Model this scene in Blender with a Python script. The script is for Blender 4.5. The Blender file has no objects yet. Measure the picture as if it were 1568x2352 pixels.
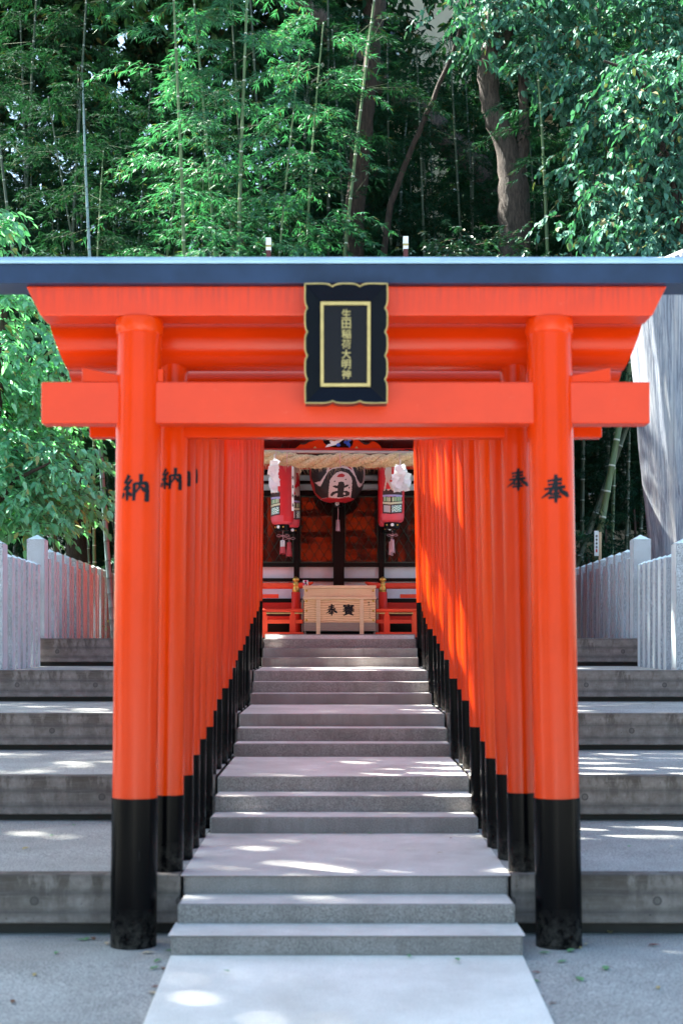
import bpy, bmesh, math, random
import numpy as np
from mathutils import Vector, Matrix

R = math.radians
sc = bpy.context.scene
COL = sc.collection
rng = np.random.default_rng(7)
random.seed(7)

# ------------------------------------------------------------------ camera model
CX, CZ, F0, HU, HV = -0.067, 1.72, 3267.0, 769.0, 1500.0


def at(u, v, d):
    """a point at depth d that stands where the photograph (1568 wide) shows it"""
    return Vector((CX + (u - HU) * d / F0, d, CZ + (HV - v) * d / F0))


# ------------------------------------------------------------------ materials
def new_mat(name):
    m = bpy.data.materials.new(name)
    m.use_nodes = True
    nt = m.node_tree
    b = nt.nodes['Principled BSDF']
    return m, nt, b


def N(nt, kind, **kw):
    n = nt.nodes.new(kind)
    for k, v in kw.items():
        if k in n.inputs:
            n.inputs[k].default_value = v
        else:
            setattr(n, k, v)
    return n


def coords(nt, stretch=(1, 1, 1)):
    tc = nt.nodes.new('ShaderNodeTexCoord')
    mp = nt.nodes.new('ShaderNodeMapping')
    mp.inputs['Scale'].default_value = stretch
    nt.links.new(tc.outputs['Object'], mp.inputs['Vector'])
    return mp.outputs['Vector']


def noise(nt, vec, scale, detail=5, rough=.6, dist=0):
    n = nt.nodes.new('ShaderNodeTexNoise')
    n.inputs['Scale'].default_value = scale
    n.inputs['Detail'].default_value = detail
    n.inputs['Roughness'].default_value = rough
    n.inputs['Distortion'].default_value = dist
    nt.links.new(vec, n.inputs['Vector'])
    return n.outputs['Fac']


def ramp(nt, fac, stops):
    r = nt.nodes.new('ShaderNodeValToRGB')
    e = r.color_ramp.elements
    while len(e) < len(stops):
        e.new(.5)
    for el, (p, c) in zip(e, stops):
        el.position = p
        el.color = (*c, 1) if len(c) == 3 else c
    nt.links.new(fac, r.inputs['Fac'])
    return r.outputs['Color']


def mix(nt, fac, a, b, mode='MIX'):
    m = nt.nodes.new('ShaderNodeMix')
    m.data_type = 'RGBA'
    m.blend_type = mode
    for s, v in ((0, fac), (6, a), (7, b)):
        if isinstance(v, (int, float)):
            m.inputs[s].default_value = v
        elif isinstance(v, tuple):
            m.inputs[s].default_value = (*v, 1)
        else:
            nt.links.new(v, m.inputs[s])
    return m.outputs[2]


def bump(nt, b, fac, strength=.3, dist=.01):
    n = nt.nodes.new('ShaderNodeBump')
    n.inputs['Strength'].default_value = strength
    n.inputs['Distance'].default_value = dist
    nt.links.new(fac, n.inputs['Height'])
    nt.links.new(n.outputs['Normal'], b.inputs['Normal'])


def plain(name, c, rough=.5, metal=0, var=.12, scale=6, spec=.5, stretch=(1, 1, 1), bmp=0):
    m, nt, b = new_mat(name)
    v = coords(nt, stretch)
    f = noise(nt, v, scale)
    lo = tuple(x * (1 - var) for x in c)
    hi = tuple(min(1, x * (1 + var)) for x in c)
    nt.links.new(ramp(nt, f, [(.3, lo), (.7, hi)]), b.inputs['Base Color'])
    b.inputs['Roughness'].default_value = rough
    b.inputs['Metallic'].default_value = metal
    b.inputs['Specular IOR Level'].default_value = spec
    if bmp:
        bump(nt, b, noise(nt, v, scale * 4), bmp, .004)
    return m


def granite(name, base, dark, light, speck=160, stain=None, stain_amt=.5, rough=.75, blotch=3.0, streak=(1, 1, 1)):
    m, nt, b = new_mat(name)
    v = coords(nt)
    f = noise(nt, v, speck, 3, .7)
    c = ramp(nt, f, [(.36, dark), (.5, base), (.66, light)])
    big = noise(nt, v, blotch, 6, .65)
    c = mix(nt, ramp(nt, big, [(.3, (.72, .72, .72)), (.7, (1.12, 1.12, 1.12))]), c, c)
    mm = nt.nodes.new('ShaderNodeMix')
    mm.data_type = 'RGBA'
    mm.blend_type = 'MULTIPLY'
    mm.inputs[0].default_value = 1
    nt.links.new(c, mm.inputs[6])
    nt.links.new(ramp(nt, big, [(.3, (.74, .73, .72)), (.7, (1.1, 1.1, 1.1))]), mm.inputs[7])
    c = mm.outputs[2]
    if stain:
        sv = coords(nt, streak)
        s = noise(nt, sv, 2.2, 6, .7)
        fac = ramp(nt, s, [(.5, (0, 0, 0)), (.68, (stain_amt,) * 3)])
        c = mix(nt, fac, c, stain)
    nt.links.new(c, b.inputs['Base Color'])
    b.inputs['Roughness'].default_value = rough
    b.inputs['Specular IOR Level'].default_value = .3
    bump(nt, b, f, .35, .004)
    return m


M = {}


def make_materials():
    # vermilion paint
    def verm(name, c, rough, worn=.1):
        m, nt, b = new_mat(name)
        v = coords(nt)
        f = noise(nt, v, 2.5, 6, .65)
        col = ramp(nt, f, [(.3, tuple(x * (1 - worn) for x in c)), (.7, c)])
        g = noise(nt, coords(nt, (14, 14, .5)), 3, 5, .7)
        col = mix(nt, ramp(nt, g, [(.62, (0, 0, 0)), (.82, (.22,) * 3)]), col, tuple(x * .6 for x in c))
        oi = nt.nodes.new('ShaderNodeObjectInfo')
        col = mix(nt, 1.0, col, ramp(nt, oi.outputs['Random'], [(0, (.80, .80, .9)), (.6, (1, 1, 1)), (1, (1.0, 1.22, 1.1))]), 'MULTIPLY')
        nt.links.new(col, b.inputs['Base Color'])
        r = nt.nodes.new('ShaderNodeMapRange')
        r.inputs['To Min'].default_value = rough - .05
        r.inputs['To Max'].default_value = rough + .1
        nt.links.new(f, r.inputs['Value'])
        nt.links.new(r.outputs[0], b.inputs['Roughness'])
        b.inputs['Specular IOR Level'].default_value = .22
        bump(nt, b, noise(nt, v, 60, 3), .02, .002)
        return m
    M['verm'] = verm('vermilion_paint', (.73, .041, .001), .20)
    M['verm_deep'] = verm('shrine_red_paint', (.62, .028, .014), .38)
    M['verm_rail'] = verm('rail_red_paint', (.78, .07, .03), .45)
    M['dark_red'] = plain('dark_red_paint', (.16, .006, .006), .5)
    M['black'] = plain('black_post_paint', (.002, .0022, .0035), .2, var=.3, scale=3, spec=.10)
    m, nt, b = new_mat('scuffed_black_paint')
    v = coords(nt)
    sp = nt.nodes.new('ShaderNodeSeparateXYZ')
    nt.links.new(v, sp.inputs[0])
    mr = nt.nodes.new('ShaderNodeMapRange')
    mr.inputs['From Min'].default_value = .22
    mr.inputs['From Max'].default_value = 0
    nt.links.new(sp.outputs['Z'], mr.inputs['Value'])
    ml = nt.nodes.new('ShaderNodeMath'); ml.operation = 'MULTIPLY'
    nt.links.new(mr.outputs[0], ml.inputs[0])
    nt.links.new(ramp(nt, noise(nt, v, 16, 6, .75), [(.42, (0,) * 3), (.62, (.8,) * 3)]), ml.inputs[1])
    c = mix(nt, ml.outputs[0], (.0012, .0014, .0022), (.07, .063, .056))
    sc_n = noise(nt, coords(nt, (30, 30, 3)), 1, 4, .7)
    c = mix(nt, ramp(nt, sc_n, [(.7, (0,) * 3), (.78, (.5,) * 3)]), c, (.03, .03, .034))
    nt.links.new(c, b.inputs['Base Color'])
    b.inputs['Roughness'].default_value = .24
    b.inputs['Specular IOR Level'].default_value = .07
    M['black'] = m
    # weathered face under the top beam: dark drips running down from the upper edge
    m, nt, b = new_mat('weathered_vermilion')
    v = coords(nt)
    f = noise(nt, v, 2.5, 6, .65)
    c = ramp(nt, f, [(.3, (.62, .036, .004)), (.7, (.72, .044, .005))])
    sp = nt.nodes.new('ShaderNodeSeparateXYZ')
    nt.links.new(v, sp.inputs[0])
    mr = nt.nodes.new('ShaderNodeMapRange')
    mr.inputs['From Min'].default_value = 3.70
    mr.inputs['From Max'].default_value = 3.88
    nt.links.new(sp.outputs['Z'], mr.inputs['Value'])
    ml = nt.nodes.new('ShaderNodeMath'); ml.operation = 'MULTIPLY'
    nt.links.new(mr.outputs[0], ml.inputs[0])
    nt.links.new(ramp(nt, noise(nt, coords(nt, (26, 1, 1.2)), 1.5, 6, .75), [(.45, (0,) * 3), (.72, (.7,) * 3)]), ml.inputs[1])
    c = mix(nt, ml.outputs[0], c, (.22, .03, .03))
    c = mix(nt, ramp(nt, noise(nt, v, 11, 7, .75), [(.62, (0,) * 3), (.74, (.3,) * 3)]), c, (.75, .16, .10))
    nt.links.new(c, b.inputs['Base Color'])
    b.inputs['Roughness'].default_value = .34
    b.inputs['Specular IOR Level'].default_value = .4
    M['verm_old'] = m
    M['black_cap'] = plain('black_beam_paint', (.014, .032, .080), .32, var=.3, scale=3, spec=.22)
    M['cap_metal'] = plain('sky_tinted_sheet', (.34, .52, .70), .4, var=.12, scale=3, spec=.6)  # pale blue base stands for sky reflected on the dark cap
    M['lacquer'] = plain('black_lacquer', (.002, .0018, .0026), .3, var=.3, spec=.10)
    M['ink'] = plain('black_ink', (.004, .005, .010), .45, var=.2, spec=.2)
    M['gold'] = plain('gold_leaf', (.62, .40, .10), .32, metal=1, var=.18, scale=20)
    M['gold_paint'] = plain('gold_paint', (.42, .33, .13), .4, metal=.3, var=.15, scale=20)
    M['plaque_black'] = plain('plaque_black', (.003, .0045, .010), .3, spec=.12)
    M['white_wall'] = plain('white_plaster', (.72, .79, .86), .8, var=.04)
    M['paper'] = plain('white_paper', (.80, .88, .90), .9, var=.04)
    M['straw_line'] = plain('thin_cord', (.6, .36, .34), .8)
    # paving
    M['tread'] = granite('worn_lit_tread_granite', (.72, .72, .71), (.54, .535, .53), (.83, .83, .82), 170, (.52, .50, .48), .35, blotch=1.6)  # worn treads, made paler still for the sunlight falling on them
    M['step'] = granite('shaded_riser_granite', (.27, .25, .245), (.13, .12, .118), (.40, .38, .37), 150,
                        (.17, .145, .14), .5, blotch=2.5, streak=(5, 5, .7))  # stained risers, also darkened to stand for their backlit shade
    M['walk'] = granite('walkway_granite', (.80, .80, .785), (.62, .615, .605), (.89, .89, .88), 170, (.60, .59, .57), .3, blotch=1.2)
    M['asphalt'] = granite('terrace_paving', (.36, .37, .37), (.19, .195, .20), (.57, .58, .58), 80, (.22, .215, .205), .35, blotch=1.5)
    M['soil'] = granite('grove_soil', (.05, .04, .028), (.02, .016, .012), (.10, .08, .05), 20, blotch=.5)
    # fence granite: rough grey sides; polished inner face whitened to stand for sun on it, small engraved marks
    M['fence_rough'] = granite('rough_granite', (.42, .47, .52), (.17, .19, .215), (.66, .72, .78), 95, blotch=2)
    m, nt, b = new_mat('lit_polished_granite')
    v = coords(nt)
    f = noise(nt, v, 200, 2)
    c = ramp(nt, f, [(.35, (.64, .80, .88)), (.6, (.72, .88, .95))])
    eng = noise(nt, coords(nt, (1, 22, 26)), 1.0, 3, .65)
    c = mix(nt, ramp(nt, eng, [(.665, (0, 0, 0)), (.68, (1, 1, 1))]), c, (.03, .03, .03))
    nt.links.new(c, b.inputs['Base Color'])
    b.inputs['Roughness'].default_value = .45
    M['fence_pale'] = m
    # board-marked concrete
    m, nt, b = new_mat('board_marked_concrete')
    v = coords(nt)
    f = noise(nt, v, 9, 8, .7)
    c = ramp(nt, f, [(.3, (.14, .112, .10)), (.52, (.225, .19, .172)), (.75, (.33, .29, .27))])
    st = noise(nt, coords(nt, (1, 1, .35)), 2.6, 9, .72)
    sp = nt.nodes.new('ShaderNodeSeparateXYZ')
    nt.links.new(v, sp.inputs[0])
    hz = nt.nodes.new('ShaderNodeMapRange')
    hz.inputs['From Min'].default_value = .05
    hz.inputs['From Max'].default_value = .38
    nt.links.new(sp.outputs['Z'], hz.inputs['Value'])
    ml = nt.nodes.new('ShaderNodeMath')
    ml.operation = 'MULTIPLY'
    nt.links.new(ramp(nt, st, [(.485, (0, 0, 0)), (.54, (.9,) * 3)]), ml.inputs[0])
    nt.links.new(hz.outputs[0], ml.inputs[1])
    c = mix(nt, ml.outputs[0], c, (.062, .045, .033))
    # board joints
    w = nt.nodes.new('ShaderNodeMath'); w.operation = 'PINGPONG'; w.inputs[1].default_value = .06
    nt.links.new(sp.outputs['Z'], w.inputs[0])
    c = mix(nt, ramp(nt, w.outputs[0], [(.0, (.6,) * 3), (.035, (0,) * 3)]), c, (.07, .06, .058))
    gr = noise(nt, coords(nt, (2, 2, 40)), 2, 5, .7)
    c = mix(nt, ramp(nt, gr, [(.5, (0,) * 3), (.8, (.3,) * 3)]), c, (.36, .33, .33))
    pt = noise(nt, v, 45, 2, .5)
    c = mix(nt, ramp(nt, pt, [(.69, (0,) * 3), (.72, (.8,) * 3)]), c, (.05, .045, .04))
    # tie holes every .9 m
    hx = nt.nodes.new('ShaderNodeMath'); hx.operation = 'PINGPONG'; hx.inputs[1].default_value = .45
    nt.links.new(sp.outputs['X'], hx.inputs[0])
    hz2 = nt.nodes.new('ShaderNodeMath'); hz2.operation = 'SUBTRACT'; hz2.inputs[1].default_value = .19
    nt.links.new(sp.outputs['Z'], hz2.inputs[0])
    cb = nt.nodes.new('ShaderNodeCombineXYZ')
    nt.links.new(hx.outputs[0], cb.inputs[0]); nt.links.new(hz2.outputs[0], cb.inputs[2])
    ln = nt.nodes.new('ShaderNodeVectorMath'); ln.operation = 'LENGTH'
    nt.links.new(cb.outputs[0], ln.inputs[0])
    c = mix(nt, ramp(nt, ln.outputs['Value'], [(.0, (.55,) * 3), (.018, (.55,) * 3), (.021, (1,) * 3), (.026, (1,) * 3), (.03, (0,) * 3)]), c, (.07, .06, .055))
    nt.links.new(c, b.inputs['Base Color'])
    b.inputs['Roughness'].default_value = .85
    bump(nt, b, f, .3, .006)
    M['concrete'] = m
    M['gap'] = plain('slot_shade_concrete', (.05, .045, .042), .9)  # back of the wall slots: shade inside the gap put into the colour
    # timber

    def wood(name, a, bcol, dk, scale=5, stretch=(1, 1, 6), rough=.6):
        m, nt, b = new_mat(name)
        v = coords(nt, stretch)
        wv = nt.nodes.new('ShaderNodeTexWave')
        wv.wave_type = 'BANDS'
        wv.bands_direction = 'Z'
        wv.inputs['Scale'].default_value = scale
        wv.inputs['Distortion'].default_value = 9
        wv.inputs['Detail'].default_value = 3
        wv.inputs['Detail Scale'].default_value = .6
        nt.links.new(v, wv.inputs['Vector'])
        c = ramp(nt, wv.outputs['Fac'], [(.0, a), (.7, bcol), (.97, dk)])
        d = noise(nt, coords(nt), 4, 6, .7)
        c = mix(nt, ramp(nt, d, [(.5, (0,) * 3), (.8, (.35,) * 3)]), c, tuple(x * .55 for x in a))
        nt.links.new(c, b.inputs['Base Color'])
        b.inputs['Roughness'].default_value = rough
        return m
    M['wood'] = wood('pale_cypress', (.72, .53, .32), (.66, .46, .26), (.47, .29, .15), 5, (1, 1, 2.0))
    M['wood_plain'] = wood('planed_cypress', (.70, .54, .36), (.65, .49, .31), (.55, .39, .23), 6, (.3, 1, 3))
    M['wood_grey'] = wood('weathered_cypress', (.30, .26, .22), (.22, .18, .155), (.11, .09, .08), 6, (.5, 1, 5))
    m, nt, b = new_mat('weathered_timber')
    v = coords(nt, (24, 24, .55))
    f = noise(nt, v, 1.6, 7, .72)
    g = noise(nt, coords(nt, (5, 5, .35)), 1.3, 4, .6)
    c = ramp(nt, f, [(.36, (.10, .12, .165)), (.5, (.21, .24, .30)), (.64, (.36, .385, .43))])
    c = mix(nt, ramp(nt, g, [(.5, (0,) * 3), (.75, (.6,) * 3)]), c, (.52, .50, .48))
    nt.links.new(c, b.inputs['Base Color'])
    b.inputs['Roughness'].default_value = .6
    bump(nt, b, f, .5, .02)
    M['timber'] = m

    def bark(name, a, bb):
        m, nt, b = new_mat(name)
        v = coords(nt, (1, 1, .22))
        f = noise(nt, v, 22, 6, .7, .6)
        c = ramp(nt, f, [(.32, a), (.68, bb)])
        nt.links.new(c, b.inputs['Base Color'])
        b.inputs['Roughness'].default_value = .9
        bump(nt, b, f, 1.0, .05)
        return m
    M['bark'] = bark('camphor_bark', (.010, .008, .007), (.095, .072, .064))
    M['bark_dark'] = bark('dark_bark', (.010, .007, .006), (.06, .036, .031))
    M['bamboo_twig'] = plain('bamboo_twig', (.03, .05, .025), .8, var=.2, spec=.1)
    M['twig'] = plain('twig_bark', (.06, .035, .03), .9, var=.3)

    def culm(name, c, ringc):
        m, nt, b = new_mat(name)
        v = coords(nt)
        f = noise(nt, coords(nt, (1, 1, .2)), 7, 4)
        col = ramp(nt, f, [(.3, tuple(x * .7 for x in c)), (.7, tuple(x * 1.2 for x in c))])
        at_ = nt.nodes.new('ShaderNodeAttribute')
        at_.attribute_name = 'ring'
        col = mix(nt, at_.outputs['Fac'], col, ringc)
        nt.links.new(col, b.inputs['Base Color'])
        b.inputs['Roughness'].default_value = .4
        return m
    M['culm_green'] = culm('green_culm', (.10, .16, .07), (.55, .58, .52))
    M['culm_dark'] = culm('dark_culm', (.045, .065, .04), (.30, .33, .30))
    M['culm_blue'] = culm('waxy_blue_culm', (.20, .30, .34), (.10, .14, .15))

    def leaf(name, c, c2, trans, rough=.5, spec=.3):
        m = bpy.data.materials.new(name)
        m.use_nodes = True
        nt = m.node_tree
        b = nt.nodes['Principled BSDF']
        out = nt.nodes['Material Output']
        g = nt.nodes.new('ShaderNodeNewGeometry')
        col = ramp(nt, g.outputs['Random Per Island'], [(0, c), (.7, c2), (.94, tuple(min(1, x * 1.3) for x in c2)), (.965, (c2[1] * .8, c2[1] * .75, c2[2] * .5))])
        nt.links.new(col, b.inputs['Base Color'])
        b.inputs['Roughness'].default_value = rough
        b.inputs['Specular IOR Level'].default_value = spec
        t = nt.nodes.new('ShaderNodeBsdfTranslucent')
        tc = mix(nt, 1.0, col, (.75, 1.25, .5), 'MULTIPLY')
        nt.links.new(tc, t.inputs['Color'])
        mx = nt.nodes.new('ShaderNodeMixShader')
        mx.inputs[0].default_value = trans
        nt.links.new(b.outputs[0], mx.inputs[1])
        nt.links.new(t.outputs[0], mx.inputs[2])
        nt.links.new(mx.outputs[0], out.inputs['Surface'])
        return m
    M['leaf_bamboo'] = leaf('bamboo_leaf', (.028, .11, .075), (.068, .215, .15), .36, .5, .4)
    M['leaf_bamboo_shaded'] = leaf('shaded_bamboo_leaf', (.009, .031, .022), (.023, .072, .046), .2, .8, .05)  # darker copy of the bamboo leaf, with the grove's shade in its colour
    M['leaf_lime'] = leaf('fresh_green_leaf', (.12, .36, .23), (.24, .53, .37), .40, .5, .35)
    M['leaf_camphor'] = leaf('camphor_leaf', (.032, .105, .082), (.080, .21, .16), .20, .6, .12)
    M['leaf_shrub'] = leaf('glossy_shrub_leaf', (.012, .045, .03), (.03, .09, .055), .15, .3, .6)
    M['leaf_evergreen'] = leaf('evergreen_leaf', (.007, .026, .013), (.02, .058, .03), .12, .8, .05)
    M['leaf_canopy'] = leaf('canopy_leaf', (.02, .07, .02), (.05, .13, .04), .2)
    for nm, c in (('brown', (.16, .055, .025)), ('yellow', (.42, .33, .12)), ('green', (.12, .30, .12)), ('red', (.20, .04, .03)), ('pale', (.5, .42, .3))):
        M['fallen_' + nm] = plain('fallen_leaf_' + nm, c, .6, var=.3, scale=30)
    # lanterns
    for nm, c, r_ in (('lan_black', (.012, .008, .009), .6), ('lan_white', (.62, .52, .52), .7), ('lan_red', (.42, .012, .02), .6),
                      ('lan_body', (.62, .012, .022), .5), ('lan_pink', (.66, .07, .10), .5), ('lan_brown', (.035, .010, .010), .6),
                      ('lan_violet', (.36, .34, .62), .6), ('lan_green', (.02, .25, .10), .6), ('lan_cream', (.62, .62, .42), .6),
                      ('lan_sky', (.36, .50, .62), .6), ('lan_beige', (.60, .48, .42), .7), ('lan_teal', (.02, .22, .24), .6),
                      ('wave_blue', (.03, .10, .55), .5), ('orange', (.55, .16, .03), .5), ('magenta', (.6, .03, .18), .6)):
        M[nm] = plain(nm, c, r_, var=.08)
    # tassels
    for nm, c in (('tassel_mauve', (.42, .30, .36)), ('tassel_white', (.75, .75, .76)), ('tassel_red', (.55, .08, .10)), ('tassel_pink', (.62, .36, .40))):
        m, nt, b = new_mat(nm)
        f = noise(nt, coords(nt, (90, 90, 1.5)), 1, 2)
        nt.links.new(ramp(nt, f, [(.35, tuple(x * .45 for x in c)), (.6, c)]), b.inputs['Base Color'])
        b.inputs['Roughness'].default_value = .8
        M[nm] = m
    # straw rope
    m, nt, b = new_mat('rice_straw')
    f = noise(nt, coords(nt, (60, 60, 60)), 1.0, 4, .7)
    nt.links.new(ramp(nt, f, [(.3, (.30, .20, .09)), (.5, (.58, .45, .24)), (.7, (.74, .64, .40))]), b.inputs['Base Color'])
    b.inputs['Roughness'].default_value = .75
    bump(nt, b, f, .8, .01)
    M['straw'] = m
    M['straw_fibre'] = plain('straw_fibre', (.66, .53, .30), .7, var=.25, scale=30)
    # window glass: dark interior, strong reflection
    m, nt, b = new_mat('window_glass')
    b.inputs['Base Color'].default_value = (.03, .012, .010, 1)
    b.inputs['Roughness'].default_value = .015
    b.inputs['IOR'].default_value = 1.5
    v = coords(nt)
    bump(nt, b, noise(nt, v, 1.6, 2), .04, .02)
    M['glass'] = m
    M['lattice'] = plain('green_lattice_wire', (.010, .035, .022), .5)
    M['roof'] = plain('copper_roof', (.05, .09, .075), .5, metal=.2, var=.3)
    M['chigi_red'] = plain('maroon_paint', (.09, .014, .016), .5)
    M['beige'] = plain('beige_render', (.62, .52, .40), .85, var=.1, scale=1.5)
    M['rust'] = plain('rusty_ledge', (.22, .13, .08), .8, var=.3)
    M['pane'] = plain('dull_pane', (.03, .035, .04), .1)
    M['sheet_dark'] = plain('dark_ribbed_metal', (.02, .022, .035), .35, metal=.4)


make_materials()


# ------------------------------------------------------------------ mesh helpers
class MB:
    def __init__(self):
        self.v, self.f, self.m, self.s = [], [], [], []

    def add(self, verts, faces, mi=0, smooth=False):
        b = len(self.v)
        self.v += [tuple(p) for p in verts]
        for f in faces:
            self.f.append(tuple(b + i for i in f))
            self.m.append(mi)
            self.s.append(smooth)
        return self

    def box(self, x0, x1, y0, y1, z0, z1, mi=0):
        v = [(x, y, z) for z in (z0, z1) for y in (y0, y1) for x in (x0, x1)]
        f = [(0, 2, 3, 1), (4, 5, 7, 6), (0, 1, 5, 4), (2, 6, 7, 3), (0, 4, 6, 2), (1, 3, 7, 5)]
        return self.add(v, f, mi)

    def prism(self, poly, axis, a, b, mi=0):
        """poly in the two other axes (order kept), extruded along axis from a to b"""
        n = len(poly)

        def p(q, t):
            if axis == 'x':
                return (t, q[0], q[1])
            if axis == 'y':
                return (q[0], t, q[1])
            return (q[0], q[1], t)
        v = [p(q, a) for q in poly] + [p(q, b) for q in poly]
        f = [tuple(range(n)), tuple(range(2 * n - 1, n - 1, -1))]
        f += [(i, i + n, (i + 1) % n + n, (i + 1) % n) for i in range(n)]
        return self.add(v, f, mi)

    def tube(self, pts, rad, n=10, mi=0, cap=True, smooth=True):
        pts = [Vector(p) for p in pts]
        if not hasattr(rad, '__len__'):
            rad = [rad] * len(pts)
        v, f = [], []
        up = None
        for i, p in enumerate(pts):
            t = (pts[min(i + 1, len(pts) - 1)] - pts[max(i - 1, 0)]).normalized()
            if up is None:
                up = Vector((0, 1, 0)) if abs(t.y) < .9 else Vector((1, 0, 0))
            s = t.cross(up).normalized()
            up = s.cross(t).normalized()
            for k in range(n):
                a = 2 * math.pi * k / n
                v.append(p + (s * math.cos(a) + up * math.sin(a)) * rad[i])
        for i in range(len(pts) - 1):
            for k in range(n):
                k2 = (k + 1) % n
                f.append((i * n + k, i * n + k2, (i + 1) * n + k2, (i + 1) * n + k))
        self.add(v, f, mi, smooth)
        if cap:
            b = len(pts) - 1
            self.add([v[k] for k in range(n)], [tuple(range(n - 1, -1, -1))], mi)
            self.add([v[b * n + k] for k in range(n)], [tuple(range(n))], mi)
        return self

    def lathe(self, prof, cx, cy, n=24, mi=0, smooth=True, cap=True):
        """prof: (radius, z) from bottom to top"""
        v, f = [], []
        for r, z in prof:
            for k in range(n):
                a = 2 * math.pi * k / n
                v.append((cx + r * math.cos(a), cy + r * math.sin(a), z))
        for i in range(len(prof) - 1):
            for k in range(n):
                k2 = (k + 1) % n
                f.append((i * n + k, i * n + k2, (i + 1) * n + k2, (i + 1) * n + k))
        self.add(v, f, mi, smooth)
        if cap:
            self.add(v[:n], [tuple(range(n - 1, -1, -1))], mi)
            self.add(v[-n:], [tuple(range(n))], mi)
        return self

    def build(self, name, mats, parent=None, loc=None, bevel=0, segs=2):
        off = Vector(OFF[parent.name]) if parent is not None else (Vector(loc) if loc is not None else Vector((0, 0, 0)))
        me = bpy.data.meshes.new(name)
        me.from_pydata([tuple(Vector(p) - off) for p in self.v], [], self.f)
        if not isinstance(mats, (list, tuple)):
            mats = [mats]
        for m in mats:
            me.materials.append(m)
        me.polygons.foreach_set('material_index', self.m)
        me.polygons.foreach_set('use_smooth', self.s)
        bm = bmesh.new()
        bm.from_mesh(me)
        bmesh.ops.recalc_face_normals(bm, faces=bm.faces)
        if bevel:
            bmesh.ops.remove_doubles(bm, verts=bm.verts, dist=1e-5)
            ed = [e for e in bm.edges if len(e.link_faces) == 2 and e.calc_face_angle(0) > .5]
            bmesh.ops.bevel(bm, geom=ed, offset=bevel, segments=segs, profile=.5, affect='EDGES', clamp_overlap=True)
        bm.to_mesh(me)
        bm.free()
        o = bpy.data.objects.new(name, me)
        COL.objects.link(o)
        if parent is not None:
            o.parent = parent
        elif loc is not None:
            o.location = loc
        OFF[o.name] = tuple(off)
        return o


OFF = {}


def tag(o, label=None, cat=None, group=None, kind=None):
    if label:
        o['label'] = label
    if cat:
        o['category'] = cat
    if group:
        o['group'] = group
    if kind:
        o['kind'] = kind
    return o


def thing(name, label, cat, loc=(0, 0, 0), group=None):
    o = bpy.data.objects.new(name, None)
    o.empty_display_size = .2
    COL.objects.link(o)
    o.location = loc
    OFF[o.name] = tuple(loc)
    return tag(o, label, cat, group)


def np_obj(name, V, Fq, mats, parent=None, mi=None, ring=None, loc=None):
    """quads from numpy arrays (already in the parent's local space)"""
    me = bpy.data.meshes.new(name)
    V = np.asarray(V, np.float32)
    Fq = np.asarray(Fq, np.int32)
    k = Fq.shape[1]
    me.vertices.add(len(V))
    me.vertices.foreach_set('co', V.ravel())
    me.loops.add(Fq.size)
    me.loops.foreach_set('vertex_index', Fq.ravel())
    me.polygons.add(len(Fq))
    me.polygons.foreach_set('loop_start', np.arange(0, Fq.size, k, dtype=np.int32))
    for m in (mats if isinstance(mats, (list, tuple)) else [mats]):
        me.materials.append(m)
    if ring is not None:
        a = me.attributes.new('ring', 'FLOAT', 'POINT')
        a.data.foreach_set('value', np.asarray(ring, np.float32))
        me.polygons.foreach_set('use_smooth', np.ones(len(Fq), bool))
    me.update(calc_edges=True)
    o = bpy.data.objects.new(name, me)
    COL.objects.link(o)
    if parent is not None:
        o.parent = parent
        OFF[o.name] = OFF[parent.name]
    elif loc is not None:
        o.location = loc
    return o


# ------------------------------------------------------------------ foliage helpers
def unit(a):
    return a / np.maximum(np.linalg.norm(a, axis=1, keepdims=True), 1e-9)


def leaves_narrow(P, D, L, W):
    n = len(P)
    up = np.tile(np.array([0, 0, 1.0]), (n, 1)) + rng.normal(0, .35, (n, 3))
    S = unit(np.cross(D, up))
    L = np.asarray(L).reshape(-1, 1)
    W = np.asarray(W).reshape(-1, 1)
    sag = np.array([[0, 0, -1.0]]) * L * .12
    V = np.stack([P, P + D * L * .38 + S * W * .5, P + D * L + sag, P + D * L * .38 - S * W * .5], 1).reshape(-1, 3)
    Fq = np.arange(n * 4).reshape(n, 4)
    return V, Fq


def leaves_broad(P, D, L, W):
    n = len(P)
    up = np.tile(np.array([0, 0, 1.0]), (n, 1)) + rng.normal(0, .4, (n, 3))
    S = unit(np.cross(D, up))
    U = np.cross(S, D)
    L = np.asarray(L).reshape(-1, 1)
    W = np.asarray(W).reshape(-1, 1)
    dn = np.array([[0, 0, -1.0]]) * L
    b = P
    l1 = P + D * L * .28 + S * W * .5 + U * W * .14
    l2 = P + D * L * .66 + S * W * .40 + U * W * .12 + dn * .08
    t = P + D * L + dn * .2
    r2 = P + D * L * .66 - S * W * .40 + U * W * .12 + dn * .08
    r1 = P + D * L * .28 - S * W * .5 + U * W * .14
    V = np.stack([b, l1, l2, t, r2, r1], 1).reshape(-1, 3)
    i = (np.arange(n) * 6)[:, None]
    Fq = np.concatenate([i + np.array([[0, 1, 2, 3]]), i + np.array([[0, 3, 4, 5]])], 0)
    return V, Fq


def dirs(az, el):
    return np.stack([np.cos(el) * np.cos(az), np.cos(el) * np.sin(az), np.sin(el)], 1)


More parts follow.
